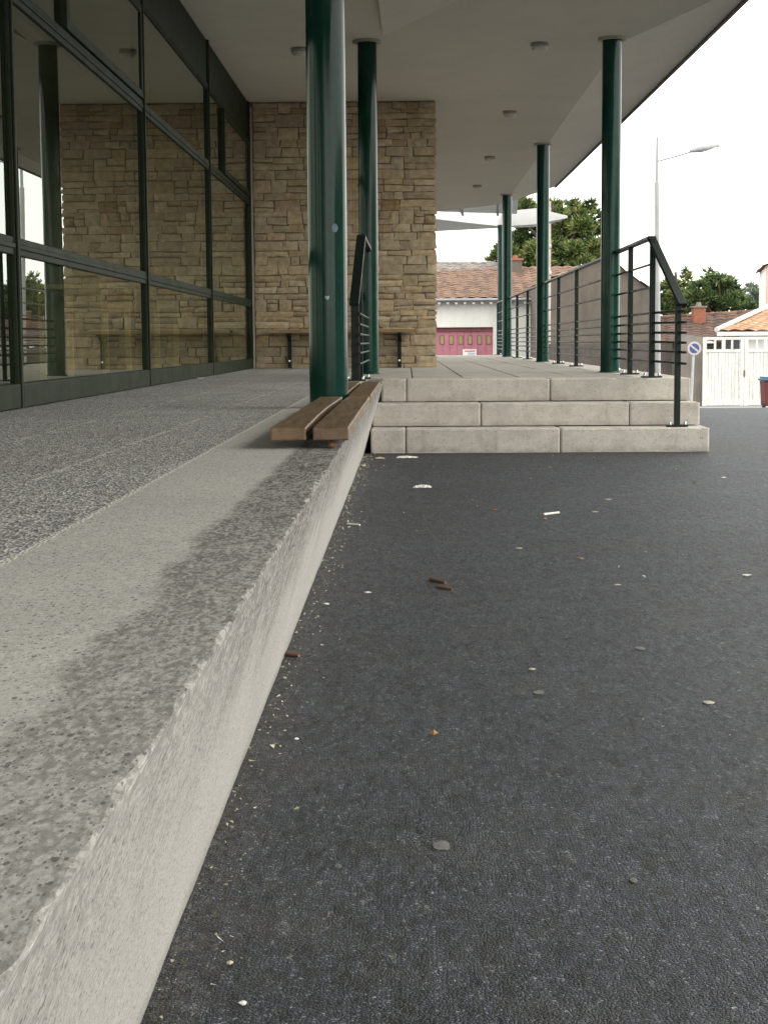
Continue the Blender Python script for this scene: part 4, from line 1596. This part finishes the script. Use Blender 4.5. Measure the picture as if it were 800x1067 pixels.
crumple(440, 508, 19, 3.2, M['paper'], 'larger crumpled white paper alone on the asphalt before the steps', 1)
crumple(424, 477, 22, 2.2, M['paper'], 'crumpled white tissue lying against the foot of the bottom step', 2)
crumple(396, 478, 10, 2, M['ivory'], 'small dull paper scrap in the corner of wall and steps', 3)
stick(566, 536, 582, 534, .006, M['paper'], 'cigarette_end', 'long white cigarette on the open asphalt right of centre', 'cigarette')
stick(448, 603, 464, 607, .0055, M['leafbrown'], 'dry_pod', 'upper of two brown pods lying close together left of the asphalt middle', 'leaf')
stick(455, 611, 471, 614, .004, M['leafbrown'], 'dry_pod', 'lower thinner of two brown pods lying close together on the asphalt', 'leaf')
stick(297, 681, 312, 683, .005, M['leafbrown'], 'twig', 'orange brown twig lying beside the foot of the low wall', 'twig')
stick(362, 546, 375, 547, .005, M['paper'], 'cigarette_end', 'short white cigarette end close to the low wall, past the benches', 'cigarette')
flake(383, 618, 8, M['paper'], 'paper_scrap', 'small bright paper scrap between the wall and the brown pods', 'paper', seed=4)
flake(541, 572, 9, M['ivory'], 'dry_leaf', 'pale yellow leaf below the white cigarette', 'leaf', seed=5)
flake(605, 583, 6, M['ochre'], 'dry_leaf', 'small orange leaf right of the pale yellow leaf', 'leaf', seed=6, curl=.6)
flake(567, 541, 7, M['ochre'], 'dry_leaf', 'tiny ochre leaf touching the white cigarette', 'leaf', seed=7)
flake(620, 534, 8, M['ivory'], 'dry_leaf', 'pale flake of leaf right of the white cigarette', 'leaf', seed=8)
flake(634, 521, 8, M['ivory'], 'dry_leaf', 'pale grey leaf behind the others, below the step end', 'leaf', seed=9)
flake(516, 532, 8, M['leafbrown'], 'dry_leaf', 'small reddish leaf left of the white cigarette', 'leaf', seed=10)
flake(778, 600, 11, M['paper'], 'paper_scrap', 'bluish white paper scrap near the right edge of the asphalt', 'paper', seed=11)
flake(753, 498, 6, M['paper'], 'paper_scrap', 'tiny white scrap near the right end of the steps', 'paper', seed=12)
flake(554, 698, 9, M['ivory'], 'dry_leaf', 'pale oval leaf in the middle of the asphalt', 'leaf', seed=13, curl=.15)
flake(738, 733, 15, M['gum'] if False else M['ivory'], 'dry_leaf', 'large pale oval leaf at the right of the foreground', 'leaf', seed=14, curl=.05)
flake(452, 767, 9, M['ochre'], 'pebble', 'small ochre pebble in the foreground left of centre', 'pebble', seed=15, lift=.012, curl=.5)
flake(643, 610, 8, M['ivory'], 'dry_leaf', 'thin buff leaf right of the brown pods', 'leaf', seed=16, curl=.1)
for i, (px, py, w_, lab) in enumerate([(667, 676, 13, 'grey trodden gum spot above the large pale leaf'), (561, 722, 13, 'grey trodden gum spot below the middle pale leaf'), (460, 882, 22, 'largest grey gum spot low in the foreground'),
                                       (660, 918, 10, 'faint gum spot at the bottom right of the foreground')]):
    flake(px, py, w_, M['gum'], 'gum_spot', lab, 'gum', seed=20 + i, lift=.0015, curl=.01, asp=.75)
flake(309, 771, 6, M['paper'], 'paper_scrap', 'small white chip beside the wall in the foreground', 'paper', seed=31)
flake(253, 1047, 10, M['paper'], 'paper_scrap', 'white scrap nearest the bottom of the picture', 'paper', seed=32)
flake(340, 630, 7, M['paper'], 'paper_scrap', 'white chip by the wall above the orange twig', 'paper', seed=33)
flake(240, 1005, 8, M['ivory'], 'dry_leaf', 'buff leaf fragment low beside the wall foot', 'leaf', seed=34)
flake(210, 394.5, 9, M['paper'], 'paper_scrap', 'white paper scrap on the terrace under the glazing', 'paper', z0=ZT, seed=35, group='litter on the terrace')
flake(163, 401, 5, M['ochre'], 'dry_leaf', 'small ochre leaf on the terrace by the glazing', 'leaf', z0=ZT, seed=36, group='litter on the terrace')
rr = random.Random(77)
b = MB()
for _ in range(900):                      # crumbs and grit swept together along the wall foot
    y = rr.uniform(1.6, 11.6)
    x = XB + 0.01 + abs(rr.gauss(0, .045)) + (0 if rr.random() < .8 else rr.uniform(0, 2.5))
    s_ = rr.uniform(.001, .0038) * (1 + .14 * y) * (2 if rr.random() < .05 else 1)
    c_ = Vector((x, y, s_ * .4))
    vv = [c_ + Vector((rr.uniform(-1, 1) * s_, rr.uniform(-1, 1) * s_, rr.uniform(-.3, .8) * s_)) for _k in range(4)]
    b.add(vv, [(0, 1, 2), (0, 2, 3), (0, 3, 1), (1, 3, 2)])
g = b.build('grit', M['ivory'])
tag(g, 'pale grit and crumbs gathered along the foot of the low wall', 'grit')
g['kind'] = 'stuff'
